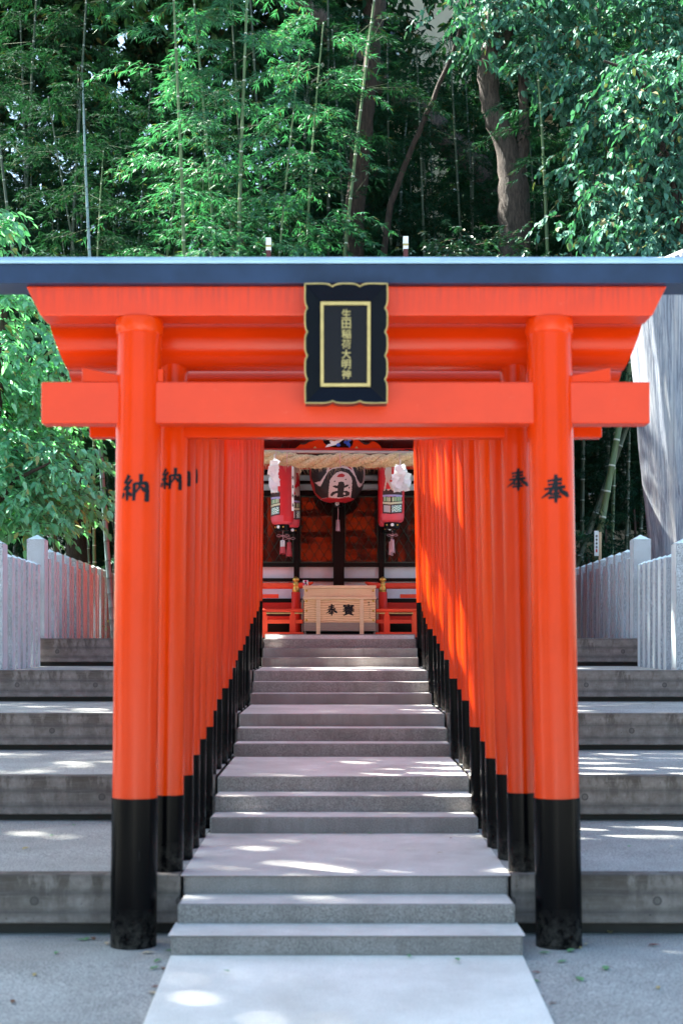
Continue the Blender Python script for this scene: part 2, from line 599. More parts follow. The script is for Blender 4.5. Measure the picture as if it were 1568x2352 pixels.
def sprays(C, AZ, EL, L, nl, leafL, leafW, droop=.5, spread=.9, leaf_el=-.35):
    """twigs starting at C with leaves set along them on both sides; returns leaf and twig arrays"""
    k = len(C)
    t = np.linspace(.12, 1, nl)[None, :] + rng.uniform(-.05, .05, (k, nl))
    D = dirs(AZ, EL)
    P = C[:, None, :] + D[:, None, :] * (t * L[:, None])[..., None]
    P[..., 2] -= droop * L[:, None] * t ** 2
    side = np.where(np.arange(nl) % 2 == 0, 1, -1)[None, :]
    az = AZ[:, None] + side * spread * (1.05 - .55 * t) + rng.normal(0, .3, (k, nl))
    el = leaf_el + rng.normal(0, .28, (k, nl)) + (EL[:, None] - droop * t) * .4
    DD = dirs(az.ravel(), el.ravel())
    PP = P.reshape(-1, 3)
    ll = leafL * rng.uniform(.7, 1.2, len(PP))
    ww = leafW * rng.uniform(.75, 1.2, len(PP))
    tip = C + D * L[:, None]
    tip[:, 2] -= droop * L
    mid = C + D * L[:, None] * .5
    mid[:, 2] -= droop * L * .25
    return PP, DD, ll, ww, (C, mid, tip)


def twig_mesh(C, mid, tip, r=.006):
    k = len(C)
    vs = []
    for P, rr in ((C, r), (mid, r * .8), (tip, r * .4)):
        for a in (0, 2.1, 4.2):
            vs.append(P + np.array([[0, math.cos(a) * rr, math.sin(a) * rr]]) + np.array([[math.cos(a) * rr * .6, 0, 0]]))
    V = np.stack(vs, 1).reshape(-1, 3)
    base = (np.arange(k) * 9)[:, None]
    Fq = []
    for s in (0, 3):
        for a in range(3):
            b = (a + 1) % 3
            Fq.append(base + np.array([[s + a, s + b, s + 3 + b, s + 3 + a]]))
    return V, np.concatenate(Fq, 0)


def gen_bamboo(seed, H, r0, lo, nb, arch, leafL=.15, leafW=.0175, blen=1.7, nseg=12, nl=13):
    g = np.random.default_rng(seed)
    # culm
    zs, ring, rad = [], [], []
    z, gap = 0.0, .17
    nodes = []
    while z < H:
        t = z / H
        rr = r0 * (1 - .8 * t ** 1.3) + .004
        zs += [z, z + .012, z + .024, z + .036]
        ring += [0, 1, 1, 0]
        rad += [rr * .985, rr * 1.10, rr * 1.07, rr * .97]
        nodes.append(z + .02)
        gap = min(.40, gap * 1.12)
        z += gap
    n = 10
    az0 = g.uniform(0, 6.28)

    def axis(zz):
        t = np.asarray(zz) / H
        o = arch * t ** 2.6
        return np.stack([o * math.cos(az0) + .02 * np.sin(t * 9), o * math.sin(az0), zz - .25 * arch * t ** 4], -1)
    zs = np.array(zs)
    A = axis(zs)
    th = np.arange(n) / n * 2 * math.pi
    V = A[:, None, :] + np.stack([np.cos(th), np.sin(th), np.zeros(n)], 1)[None] * np.array(rad)[:, None, None]
    V = V.reshape(-1, 3)
    rg = np.repeat(ring, n)
    Fq = []
    for i in range(len(zs) - 1):
        for k in range(n):
            k2 = (k + 1) % n
            Fq.append((i * n + k, i * n + k2, (i + 1) * n + k2, (i + 1) * n + k))
    # branches
    Pl, Dl, Ll, Wl = [], [], [], []
    TC, TM, TT = [], [], []
    az = g.uniform(0, 6.28)
    for z in nodes:
        t = z / H
        if t < lo:
            continue
        az += math.pi + g.normal(0, .5)
        for b in range(nb):
            if g.random() < .12:
                continue
            a = az + g.normal(0, .75)
            prof = math.sin(min(1, (t - lo) / (1 - lo) * .9 + .12) * math.pi) ** .6
            L = blen * (.35 + .75 * prof) * g.uniform(.6, 1.15)
            e = g.uniform(.15, .75)
            drp = g.uniform(.45, .8)
            base = axis(np.array([z]))[0]
            s = np.linspace(.18, 1, nseg)
            D = np.array([math.cos(e) * math.cos(a), math.cos(e) * math.sin(a), math.sin(e)])
            P = base + D * (L * s)[:, None]
            P[:, 2] -= drp * L * s ** 2
            mid = base + D * L * .5; mid[2] -= drp * L * .25
            tip = base + D * L; tip[2] -= drp * L
            TC.append(base); TM.append(mid); TT.append(tip)
            # side twigs with fans of leaves
            for i in range(nseg):
                m = nl
                sd = -1 if i % 2 else 1
                tl = L * .22 * (1.2 - s[i]) + .07
                ta = a + sd * g.uniform(.5, 1.1)
                u = g.uniform(.15, 1, m)
                pp = P[i] + np.stack([np.cos(ta) * tl * u, np.sin(ta) * tl * u, -.05 * u], 1)
                la = ta + g.normal(0, .75, m)
                le = g.normal(-.32, .24, m)
                Pl.append(pp)
                Dl.append(np.stack([np.cos(le) * np.cos(la), np.cos(le) * np.sin(la), np.sin(le)], 1))
                Ll.append(leafL * g.uniform(.6, 1.2, m))
                Wl.append(leafW * g.uniform(.7, 1.25, m))
    P, D, L, W = np.concatenate(Pl), np.concatenate(Dl), np.concatenate(Ll), np.concatenate(Wl)
    LV, LF = leaves_narrow(P, D, L, W)
    TV, TF = twig_mesh(np.array(TC), np.array(TM), np.array(TT), .0045)
    F2 = np.concatenate([np.array(Fq), TF + len(V)], 0)
    V2 = np.concatenate([V, TV], 0)
    rg2 = np.concatenate([rg, np.zeros(len(TV))])
    return V2, F2, rg2, LV, LF, len(Fq)


# ------------------------------------------------------------------ brush lettering
GLYPH = {
    'offer': [  # 奉
        [(-.27, .27, .05), (0, .31, .055), (.25, .34, .07)], [(-.25, .14, .05), (.05, .18, .05), (.24, .20, .06)],
        [(-.38, -.01, .05), (0, .04, .055), (.38, .08, .075)],
        [(.02, .50, .07), (.02, .2, .09), (.03, -.2, .085), (.02, -.5, .05)],
        [(-.04, .1, .06), (-.18, -.12, .07), (-.48, -.32, .025)],
        [(.08, .08, .05), (.24, -.1, .09), (.48, -.2, .11), (.5, -.17, .03)],
        [(-.2, -.2, .05), (.16, -.16, .06)], [(-.24, -.32, .05), (.22, -.27, .06)]],
    'dedicate': [  # 納
        [(-.2, .48, .08), (-.27, .33, .07), (-.38, .22, .05), (-.22, .21, .06)],
        [(-.1, .33, .06), (-.24, .14, .06), (-.42, -.02, .05), (-.14, .05, .06)],
        [(-.26, .02, .07), (-.27, -.2, .08), (-.28, -.42, .05)],
        [(-.40, -.12, .06), (-.46, -.32, .05)], [(-.19, -.12, .05), (-.12, -.26, .07)],
        [(-.02, .2, .07), (-.02, -.1, .08), (-.04, -.42, .06)],
        [(-.02, .17, .06), (.2, .2, .06), (.42, .2, .09), (.43, -.1, .1), (.42, -.4, .1), (.32, -.36, .03)],
        [(.22, .52, .09), (.21, .25, .07), (.16, .06, .06), (.04, -.14, .03)],
        [(.22, .08, .05), (.3, -.02, .08), (.34, -.1, .05)]],
}


def brush(mb, strokes, place, mi=0, lift=.0012):
    """place(x, y, lift) -> world point; every stroke a flat tapered ribbon, each a hair prouder"""
    for si, st in enumerate(strokes):
        pts = []
        for a, b in zip(st[:-1], st[1:]):
            for k in range(5):
                t = k / 5
                pts.append(tuple(p + (q - p) * t for p, q in zip(a, b)))
        pts.append(st[-1])
        v = []
        for i, (x, y, w) in enumerate(pts):
            x0, y0, _ = pts[max(0, i - 1)]
            x1, y1, _ = pts[min(len(pts) - 1, i + 1)]
            dx, dy = x1 - x0, y1 - y0
            l = math.hypot(dx, dy) or 1
            nx, ny = -dy / l, dx / l
            h = w * .88 * (1 + .10 * math.sin(i * 2.3 + si))
            v += [place(x + nx * h, y + ny * h, lift + si * .0004), place(x - nx * h, y - ny * h, lift + si * .0004)]
        f = [(2 * i, 2 * i + 1, 2 * i + 3, 2 * i + 2) for i in range(len(pts) - 1)]
        mb.add(v, f, mi)


def glyph_mesh(text, bold=0.0):
    """outline of a printed character from the program's own built-in font, as verts and faces about its centre, 1 high"""
    cu = bpy.data.curves.new('lettering', 'FONT')
    cu.body = text
    cu.size = 1
    cu.offset = bold
    cu.align_x = 'CENTER'
    cu.resolution_u = 3
    o = bpy.data.objects.new('lettering', cu)
    COL.objects.link(o)
    dg = bpy.context.evaluated_depsgraph_get()
    dg.update()
    ev = o.evaluated_get(dg)
    me = ev.to_mesh()
    v = np.array([tuple(p.co) for p in me.vertices]) if len(me.vertices) else np.zeros((0, 3))
    f = [tuple(p.vertices) for p in me.polygons]
    ev.to_mesh_clear()
    bpy.data.objects.remove(o)
    bpy.data.curves.remove(cu)
    if len(v):
        v[:, :2] -= (v[:, :2].max(0) + v[:, :2].min(0)) / 2
        v[:, :2] /= max(1e-6, (v[:, 1].max() - v[:, 1].min()))
    return v, f


def letters(mb, text, x, y, z, size, mi=0, bold=.015):
    """one character facing the camera side (-y), centred at x, z on the plane y"""
    v, f = glyph_mesh(text, bold)
    if len(v):
        s = size
        if len(v) and (v[:, 0].max() - v[:, 0].min()) > 1.15:
            s = size * 1.1 / (v[:, 0].max() - v[:, 0].min())
        mb.add([(x + p[0] * s, y, z + p[1] * s) for p in v], f, mi)


# ------------------------------------------------------------------ ground and stairs
YK = [8.78, 11.33, 13.86, 16.37, 18.73]           # front of each terrace
LK = [.348, .738, 1.128, 1.518, 1.908]            # its level
SL = .014                                         # fall to the front


def terr_z(k, y):
    return LK[k] + SL * (y - YK[k])


def ground_z(y):
    if y >= 8.05:
        return 0.0
    if y >= 4.0:
        return -.076 * (8.05 - y)
    return -.076 * 4.05


mb = MB()
ys = [-160, -30, 0, 4, 6, 8.05, 8.9]
for a, b in zip(ys[:-1], ys[1:]):
    za, zb = ground_z(a) - .025, ground_z(b) - .025
    mb.add([(-160, a, za), (160, a, za), (160, b, zb), (-160, b, zb)], [(0, 1, 2, 3)])
tag(mb.build('ground', M['asphalt']), kind='structure')
mb = MB()
ys = [-6, -3, 0, 2.2, 4.5, 6.70, 8.084]
for a, b in zip(ys[:-1], ys[1:]):
    za, zb = ground_z(a) + .004, ground_z(b) + .004
    a += .003
    v = [(-1, a, za - .2), (1, a, za - .2), (1, b - .004, zb - .2), (-1, b - .004, zb - .2), (-1, a, za), (1, a, za), (1, b - .004, zb), (-1, b - .004, zb)]
    mb.add(v, [(4, 5, 6, 7), (0, 1, 5, 4), (2, 3, 7, 6), (0, 4, 7, 3), (1, 2, 6, 5)])
tag(mb.build('walkway', M['walk'], bevel=.006), kind='structure')

flights = [(8.085, 8.43, 8.78), (10.62, 10.97, 11.33), (13.13, 13.49, 13.86), (15.68, 16.03, 16.37), (18.14, 18.44, 18.73)]
steps = []
z = 0.0
for k, fl in enumerate(flights):
    z0 = 0.0 if k == 0 else LK[k - 1] + SL * (fl[0] - YK[k - 1])
    for j, y in enumerate(fl):
        steps.append((y, z0 + (LK[k] - z0) * (j + 1) / 3, k, j))
mb = MB()
for i, (y, zt, k, j) in enumerate(steps):
    yn = steps[i + 1][0] if i + 1 < len(steps) else 19.5
    rise = SL * (yn - y) if j == 2 else 0
    zb = zt - .34
    x = 1.0 + .0008 * (i % 3)
    # one stone block per step, slightly open joints
    v = [(-x, y, zb), (x, y, zb), (x, yn + .03, zb), (-x, yn + .03, zb), (-x, y, zt), (x, y, zt), (x, yn + .03, zt + rise), (-x, yn + .03, zt + rise)]
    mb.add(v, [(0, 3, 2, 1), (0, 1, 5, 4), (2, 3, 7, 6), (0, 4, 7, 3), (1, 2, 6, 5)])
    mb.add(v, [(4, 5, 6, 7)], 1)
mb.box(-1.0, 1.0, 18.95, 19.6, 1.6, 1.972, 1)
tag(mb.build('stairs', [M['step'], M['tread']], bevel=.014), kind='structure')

# terraces left and right of the stairs, their slots and retaining walls
ORD = ['lowest', 'second lowest', 'middle', 'second highest', 'highest']
for sx, side in ((-1, 'left'), (1, 'right')):
    for k in range(5):
        y0, y1 = YK[k], (YK[k + 1] + .1 if k < 4 else 30.0)
        a, b = 1.02, 9.0
        xs = sorted((sx * a, sx * b))
        zb = 0.0 if k == 0 else terr_z(k - 1, y0)
        za, ze = terr_z(k, y0), terr_z(k, y1)
        if k == 4:
            ze = za
        mb = MB()
        v = [(xs[0], y0 + .09, zb - .4), (xs[1], y0 + .09, zb - .4), (xs[1], y1, zb - .4), (xs[0], y1, zb - .4),
             (xs[0], y0 + .09, za - .003), (xs[1], y0 + .09, za - .003), (xs[1], y1, ze - .003), (xs[0], y1, ze - .003)]
        mb.add(v, [(4, 5, 6, 7)], 0)
        mb.add(v, [(0, 1, 5, 4), (0, 4, 7, 3), (1, 2, 6, 5)], 1)
        tag(mb.build('terrace', [M['asphalt'], M['gap']]), kind='structure')
        t_loc = (sx * 1.02, y0, zb)
        mb = MB()
        mb.box(xs[0], xs[1], y0, y0 + .14, zb + .05, za + .006)
        o = mb.build('retaining_wall', M['concrete'], loc=t_loc, bevel=.012)
        tag(o, f'board-marked stained concrete retaining wall on the {side} of the stairs, {ORD[k]} of the five on that side', 'wall', 'concrete walls of the terraces')

mb = MB()
mb.add([(-160, 18.9, 1.9), (160, 18.9, 1.9), (160, 26, 1.95), (-160, 26, 1.95), (160, 160, 2.4), (-160, 160, 2.4)], [(0, 1, 2, 3), (3, 2, 4, 5)])
mb.add([(-160, 18.9, 1.9), (160, 18.9, 1.9), (160, 18.9, -.1), (-160, 18.9, -.1)], [(0, 1, 2, 3)])
tag(mb.build('terrain', M['soil']), kind='structure')


# ------------------------------------------------------------------ torii gates
def cyl_lean(mb, x, y, z0, z1, r0, r1, lean, zr, mi=0, n=40):
    """post leaning inward with height; lean per metre towards x=0"""
    s = -1 if x > 0 else 1
    pts, rad = [], []
    for t in (0, .25, .5, .75, 1):
        z = z0 + (z1 - z0) * t
        pts.append((x + s * lean * (z - zr), y, z))
        rad.append(r0 + (r1 - r0) * t)
    mb.tube(pts, rad, n, mi)


def inscribe(parent, which, x, y, z, r, size, lean, zr):
    s = -1 if x > 0 else 1
    xc = x + s * lean * (z - zr)

    def place(px, pz, lf):
        a = px * size / r
        return (xc + (r + lf) * math.sin(a), y - (r + lf) * math.cos(a), z + pz * size)
    mb = MB()
    brush(mb, GLYPH[which], place)
    return mb.build('inscription', M['ink'], parent)


NTH = ['', 'second', 'third', 'fourth', 'fifth', 'sixth', 'seventh', 'eighth', 'ninth', 'tenth', 'eleventh', 'twelfth', 'thirteenth',
       'fourteenth', 'fifteenth', 'sixteenth', 'seventeenth', 'eighteenth', 'nineteenth', 'twentieth', 'twenty-first']

# the great gate in front
g1y = 8.49
g1 = thing('torii_gate', 'largest vermilion torii gate, frontmost, with long black top beam', 'torii gate', (0, g1y, 0), 'torii gates over the stairs')
for sx in (-1, 1):
    ln = .010 if sx < 0 else .016
    mb = MB()
    cyl_lean(mb, sx * 1.268, g1y, .90 - .05, 3.71, .134, .132, ln, 0)
    p = mb.build('post', M['verm'], g1)
    mb = MB()
    cyl_lean(mb, sx * 1.268, g1y, -.03, .86, .138, .1375, ln, 0)
    mb.build('post_base', M['black'], p)
    mb = MB()
    mb.tube([(sx * (1.268 - ln * 3.6), g1y, zz) for zz in (3.615, 3.625, 3.695, 3.705)], [.134, .1415, .1425, .139], 40)
    mb.build('post_collar', M['verm'], p)
    inscribe(p, 'dedicate' if sx < 0 else 'offer', sx * 1.268, g1y, 2.685, .1335, .168, ln, 0)
mb = MB()
mb.prism([(-1.80, 3.708), (1.80, 3.708), (1.885, 3.883), (-1.885, 3.883)], 'y', 8.38, 8.60)
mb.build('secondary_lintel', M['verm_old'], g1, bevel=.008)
mb = MB()
mb.prism([(8.325, 3.885), (8.60, 3.885), (8.66, 3.995), (8.49, 4.062), (8.318, 3.995)], 'x', -2.28, 2.28)
mb.build('top_lintel', M['black_cap'], g1, bevel=.004)
mb = MB()
mb.prism([(8.298, 3.994), (8.49, 4.064), (8.68, 3.994), (8.68, 4.012), (8.49, 4.084), (8.298, 4.012)], 'x', -2.30, 2.30)
mb.build('ridge_cap', M['cap_metal'], g1, bevel=.003)
mb = MB()
mb.box(-1.804, 1.795, 8.42, 8.56, 3.08, 3.326)
mb.build('tie_beam', M['verm_old'], g1, bevel=.008)
for sx in (-1, 1):
    for a, b, za, zb in ((1.565, 1.36, 3.412, 3.372), (1.085, 1.12, 3.412, 3.372)):
        if b < a:
            poly = [(sx * a, 3.328), (sx * 1.25, 3.328), (sx * 1.25, 3.35), (sx * a, za)]
        else:
            poly = [(sx * a, 3.328), (sx * 1.25, 3.328), (sx * 1.25, 3.35), (sx * a, za)]
        mb = MB()
        mb.prism(poly, 'y', 8.437, 8.543)
        mb.build('wedge', M['verm'], g1, bevel=.004)

# the twenty smaller gates climbing the stairs
gates = []
for k in range(4):
    for j in range(5):
        gates.append((YK[k] + .17 + .503 * j, k))
for i, (y, k) in enumerate(gates):
    r = .1615 * (y - 8.95)
    zb = terr_z(k, y) - .02
    g = thing('torii_gate', f'vermilion log-topped torii gate, {NTH[i + 1]} in the row counted from the large front gate',
              'torii gate', (0, y, zb), 'torii gates over the stairs')
    for sx in (-1, 1):
        rj = 1 + rng.uniform(-.05, .04)
        x = sx * (1.108 + (rng.uniform(-.012, .012) if sx < 0 or i == 0 else rng.uniform(-.028, .03)))
        ln = (.010 if sx < 0 else .022) + rng.uniform(-.003, .003)
        mb = MB()
        cyl_lean(mb, x, y, .80 + r, (3.74 if i == 0 else 3.44) + r, .0935 * rj, .092 * rj, ln, zb, n=28)
        p = mb.build('post', M['verm'], g)
        mb = MB()
        cyl_lean(mb, x, y, zb, .838 + r + rng.uniform(-.012, .012), .0965 * rj, .0962 * rj, ln, zb, n=28)
        mb.build('post_base', M['black'], p)
        if i < (3 if sx < 0 else 1):
            inscribe(p, 'dedicate' if sx < 0 else 'offer', x, y, 2.80 + r, .0936 * rj, .142, ln, zb)
    mb = MB()
    # round log with slanted cut ends
    n = 32
    v, f = [], []
    for sx in (-1, 1):
        for q in range(n):
            a = 2 * math.pi * q / n
            lr = .17 if i == 0 else .085
            dz = math.sin(a) * lr
            v.append((sx * (1.80 + dz * .35), y + math.cos(a) * lr, (3.665 if i == 0 else 3.43) + r + dz))
    for q in range(n):
        f.append((q, (q + 1) % n, n + (q + 1) % n, n + q))
    mb.add(v, f, 0, True)
    mb.add(v[:n], [tuple(range(n))])
    mb.add(v[n:], [tuple(range(n - 1, -1, -1))])
    mb.build('log_lintel', M['verm'], g)
    mb = MB()
    tb = .055 if i == 0 else .042
    mb.box(-1.60, 1.60, y - tb, y + tb, 3.07 + r, (3.24 if i == 0 else 3.18) + r)
    mb.build('tie_beam', M['verm'], g, bevel=.006)

# ------------------------------------------------------------------ name plaque on the great gate
py = 8.29
pl = thing('name_plaque', 'black name plaque with scalloped gold frame and gold characters hung on the front gate', 'plaque', (0.0, py, 3.3))


def plq(u, v, dy=0.0):
    """plaque plane leans forward a little at the top"""
    p = at(u, v, py)
    return Vector((p.x, py + dy - .10 * (p.z - 3.38), p.z))


X0, X1, Y0, Y1 = 701, 888, 663, 929
I0, I1, J0, J1 = 740, 846, 702, 884


def lobes(a, b, n, cusps):
    out = []
    for i in range(n):
        t = i / n
        out.append(t)
    return out


outer, inner, odep = [], [], []


def side(p, q, ip, iq, nl, nrm):
    steps_ = nl * 8
    for i in range(steps_):
        t = i / steps_
        ph = (t * nl) % 1
        bul = (1 - (2 * ph - 1) ** 4)
        dpt = -5.5 * (1 - bul)
        if t < .5 / nl / 2 or t > 1 - .5 / nl / 2:
            dpt *= .15
        odep.append(-.07 * (1 + dpt / 38))
        outer.append((p[0] + (q[0] - p[0]) * t + nrm[0] * dpt, p[1] + (q[1] - p[1]) * t + nrm[1] * dpt))
        inner.append((ip[0] + (iq[0] - ip[0]) * t, ip[1] + (iq[1] - ip[1]) * t))


side((X0, Y0), (X1, Y0), (I0, J0), (I1, J0), 3, (0, -1))
side((X1, Y0), (X1, Y1), (I1, J0), (I1, J1), 5, (1, 0))
side((X1, Y1), (X0, Y1), (I1, J1), (I0, J1), 3, (0, 1))
side((X0, Y1), (X0, Y0), (I0, J1), (I0, J0), 5, (-1, 0))
n = len(outer)
mb = MB()
vo = [plq(u, v, q) for (u, v), q in zip(outer, odep)]
vi = [plq(u, v, .0) for u, v in inner]
vb = [plq(u, v, .05) for u, v in outer]
mb.add(vo + vi + vb, [(i, (i + 1) % n, n + (i + 1) % n, n + i) for i in range(n)] + [(i, 2 * n + i, 2 * n + (i + 1) % n, (i + 1) % n) for i in range(n)])
mb.add([plq(I0 - 1, J0 - 1, .004), plq(I1 + 1, J0 - 1, .004), plq(I1 + 1, J1 + 1, .004), plq(I0 - 1, J1 + 1, .004)], [(0, 1, 2, 3)])
fr = mb.build('frame', M['plaque_black'], pl)
mb = MB()
mb.tube(vo + vo[:2], .0043, 8, cap=False)
mb.build('scalloped_edge', M['gold_paint'], fr)
mb = MB()
for (u0, v0, u1, v1) in ((I0 - 4, J0 - 4, I1 + 4, J0 + 3), (I0 - 4, J1 - 3, I1 + 4, J1 + 4), (I0 - 4, J0 + 3, I0 + 3, J1 - 3), (I1 - 3, J0 + 3, I1 + 4, J1 - 3)):
    a = [plq(u0, v0, -.016), plq(u1, v0, -.016), plq(u1, v1, -.016), plq(u0, v1, -.016)]
    b = [plq(u0, v0, .0), plq(u1, v0, .0), plq(u1, v1, .0), plq(u0, v1, .0)]
    mb.add(a + b, [(0, 1, 2, 3), (0, 4, 5, 1), (1, 5, 6, 2), (2, 6, 7, 3), (3, 7, 4, 0)])
mb.build('inner_border', M['gold_paint'], pl)
mb = MB()
for i, ch in enumerate('生田稲荷大明神'):
    c = plq(795, 724 + 22.6 * i, -.004)
    letters(mb, ch, c.x, c.y, c.z, .054, bold=0 if ch == '荷' else .012)
mb.build('lettering', M['gold_paint'], pl)

# ------------------------------------------------------------------ stone fences
def picket(mb, x0, x1, y0, y1, z0, z1, inner, cap):
    v = [(x0, y0, z0), (x1, y0, z0), (x1, y1, z0), (x0, y1, z0), (x0, y0, z1), (x1, y0, z1), (x1, y1, z1), (x0, y1, z1),
         ((x0 + x1) / 2, (y0 + y1) / 2, z1 + cap)]
    mb.add(v, [(0, 1, 5, 4), (2, 3, 7, 6)], 0)
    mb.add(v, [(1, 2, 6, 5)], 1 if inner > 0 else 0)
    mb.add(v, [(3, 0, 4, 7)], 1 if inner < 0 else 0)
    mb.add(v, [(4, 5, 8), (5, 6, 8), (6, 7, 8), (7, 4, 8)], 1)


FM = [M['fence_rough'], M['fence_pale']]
for sx, side_, X in ((-1, 'left', 3.90), (1, 'right', 3.87)):
    inn = -sx

    def xr(w):
        return (-X - w, -X) if sx < 0 else (X, X + w)
    # lower section on the fourth terrace
    f = thing('stone_fence', f'short lower run of pale granite picket fence on the {side_} terrace nearest the gate', 'fence', (sx * X, 16.5, 1.52), 'granite picket fences')
    mb = MB(); a, b = xr(.24)
    picket(mb, a, b, 16.44, 16.68, 1.51, 2.99, inn, .07)
    mb.build('corner_post', FM, f, bevel=.004)
    y = 16.93
    while y < 18.6:
        mb = MB(); a, b = xr(.15)
        picket(mb, a, b, y, y + .15, terr_z(3, y) - .01, 2.865 + rng.uniform(-.004, .004), inn, .045)
        mb.build('picket', FM, f)
        y += .29
    # upper section going back along the top terrace
    f = thing('stone_fence', f'long upper run of granite picket fence on the {side_} going back beside the shrine', 'fence', (sx * X, 19, 1.9), 'granite picket fences')
    mb = MB(); a, b = xr(.235)
    picket(mb, a, b, 18.80, 19.03, 1.9, 3.225, inn, .07)
    mb.build('corner_post', FM, f, bevel=.004)
    y = 19.17
    i = 0
    while y < 27.5:
        mb = MB(); a, b = xr(.15)
        tall = i % 2 == 1
        zt = 3.10 if tall else 2.99
        if not tall:
            a, b = (a + .02, b - .015) if sx < 0 else (a + .015, b - .02)
        picket(mb, a, b, y, y + .15, 1.9, zt + rng.uniform(-.004, .004), inn, .045)
        mb.build('picket', FM, f)
        y += .28
        i += 1

# ------------------------------------------------------------------ shrine building
D0 = 21.0


def zx(q, d):  # x from detail-view pixels (crop 800..1600 x 1500..2300 shown at 1568)
    return CX + (522.6 + q / 3 - HU) * d / F0


def zz(q, d):
    return CZ + (HV - 980 - q / 3) * d / F0


SH = thing('shrine_building', 'red and black wooden shrine hall with latticed windows at the top of the stairs', 'shrine', (0, D0, 1.97))


def sbox(name, m, x0, x1, y0, y1, d, yf, yb, parent=SH, bevel=.004):
    """box between detail-view pixels at depth d, front yf, back yb"""
    mb = MB()
    mb.box(zx(x0, d), zx(x1, d), yf, yb, zz(y1, d), zz(y0, d))
    return mb.build(name, m, parent, bevel=bevel)


# wall behind everything
mb = MB(); mb.box(-2.5, 2.5, D0 + .13, D0 + .25, 1.9, 5.3); mb.build('wall', M['dark_red'], SH)
for sx in (-1, 1):
    mb = MB(); mb.box(sx * 2.5 - .08, sx * 2.5 + .08, D0 + .25, D0 + 3.4, 1.9, 5.3); mb.build('wall', M['verm_deep'], SH)
mb = MB(); mb.box(-2.42, 2.42, D0 + 3.2, D0 + 3.4, 1.9, 5.3); mb.build('wall', M['verm_deep'], SH)
# pillars
for a, b in ((728, 803), (457, 495), (1040, 1077), (60, 120), (1420, 1480)):
    sbox('pillar', M['lacquer'], a, b, 60, 1410, D0, D0 - .06 - (.03 if b - a > 70 else 0), D0 + .12)
# rails between the panels
for y0, y1 in ((296, 332), (374, 394), (440, 474), (940, 966), (1044, 1066), (1184, 1212)):
    sbox('rail', M['lacquer'], -60, 1620, y0, y1, D0, D0 - .02, D0 + .10)
for y0, y1 in ((333, 373), (395, 439), (967, 1043), (1067, 1183)):
    mb = MB(); mb.box(zx(-60, D0), zx(1620, D0), D0 + .06, D0 + .12, zz(y1, D0) - .001, zz(y0, D0) + .001)
    mb.build('white_panel', M['white_wall'], SH)
sbox('base_beam', M['verm_deep'], -60, 1620, 1213, 1262, D0, D0 - .05, D0 + .11)
sbox('red_beam', M['verm_deep'], -60, 1620, 240, 295, D0, D0 - .05, D0 + .12)
# windows with wire lattice
for a, b in ((121, 456), (496, 727), (804, 1039), (1078, 1419)):
    w = sbox('window', M['lacquer'], a, b, 474, 940, D0, D0 + .07, D0 + .125, bevel=0)
    p0, p1 = zx(a + 2, D0), zx(b - 2, D0)
    q0, q1 = zz(938, D0), zz(476, D0)
    mb = MB(); mb.box(p0, p1, D0 + .045, D0 + .065, q0, q1)
    mb.build('pane', M['glass'], w)
    mb = MB()
    for (x0, x1, z0, z1) in ((p0, p1, q0, q0 + .018), (p0, p1, q1 - .018, q1), (p0, p0 + .014, q0 + .018, q1 - .018), (p1 - .014, p1, q0 + .018, q1 - .018)):
        mb.box(x0, x1, D0 + .022, D0 + .043, z0, z1)
    sx_, sz_ = .142, .236
    h = q1 - q0
    k = -12
    while k * sx_ < (p1 - p0) + 12 * sx_:
        for sg in (1, -1):
            pts = []
            x_a = p0 + k * sx_
            x_b = x_a + sg * h * sx_ / sz_
            t0, t1 = 0.0, 1.0
            dx = x_b - x_a
            lo_, hi_ = (p0 - x_a) / dx, (p1 - x_a) / dx
            if lo_ > hi_:
                lo_, hi_ = hi_, lo_
            t0, t1 = max(t0, lo_), min(t1, hi_)
            if t1 - t0 > .02:
                yy = D0 + .030 + (.006 if sg > 0 else 0)
                mb.tube([(x_a + dx * t0, yy, q0 + h * t0), (x_a + dx * t1, yy, q0 + h * t1)], .0052, 5, cap=False)
        k += 1
    mb.build('lattice', M['lattice'], w)
# veranda: floor edge, rails and newel posts with gold finials
mb = MB(); mb.box(-2.7, 2.7, 19.75, D0 + .1, 2.16, 2.23); mb.build('veranda_floor', M['verm_deep'], SH, bevel=.006)
mb = MB(); mb.box(-2.65, 2.65, 20.15, 20.22, 1.93, 2.158); mb.build('veranda_skirt', M['lacquer'], SH)
dn = 19.72
for c in (471, 1068):
    x = zx(c, dn)
    rr = 10 * dn / F0
    mb = MB()
    mb.lathe([(rr * .98, 1.95), (rr, 2.3), (rr, zz(1142, dn)), (rr * .9, zz(1140, dn))], x, dn, 28)
    nw = mb.build('newel_post', M['verm_deep'], SH)
    mb = MB()
    zA, zB = zz(1142, dn), zz(1030, dn)
    hh = zB - zA
    q = 8.3 * dn / F0
    mb.lathe([(q, zA), (q, zA + hh * .12), (q * 1.06, zA + hh * .13), (q * 1.06, zA + hh * .17), (q, zA + hh * .18), (q, zA + hh * .42), (q * 1.04, zA + hh * .43),
              (q * 1.04, zA + hh * .47), (q, zA + hh * .48), (q * .92, zA + hh * .56), (q * .6, zA + hh * .62), (q * .58, zA + hh * .66), (q * .9, zA + hh * .70),
              (q * 1.0, zA + hh * .78), (q * .9, zA + hh * .86), (q * .5, zA + hh * .93), (q * .16, zA + hh * .98), (.002, zB)], x, dn, 28)
    mb.build('finial', M['gold'], nw)
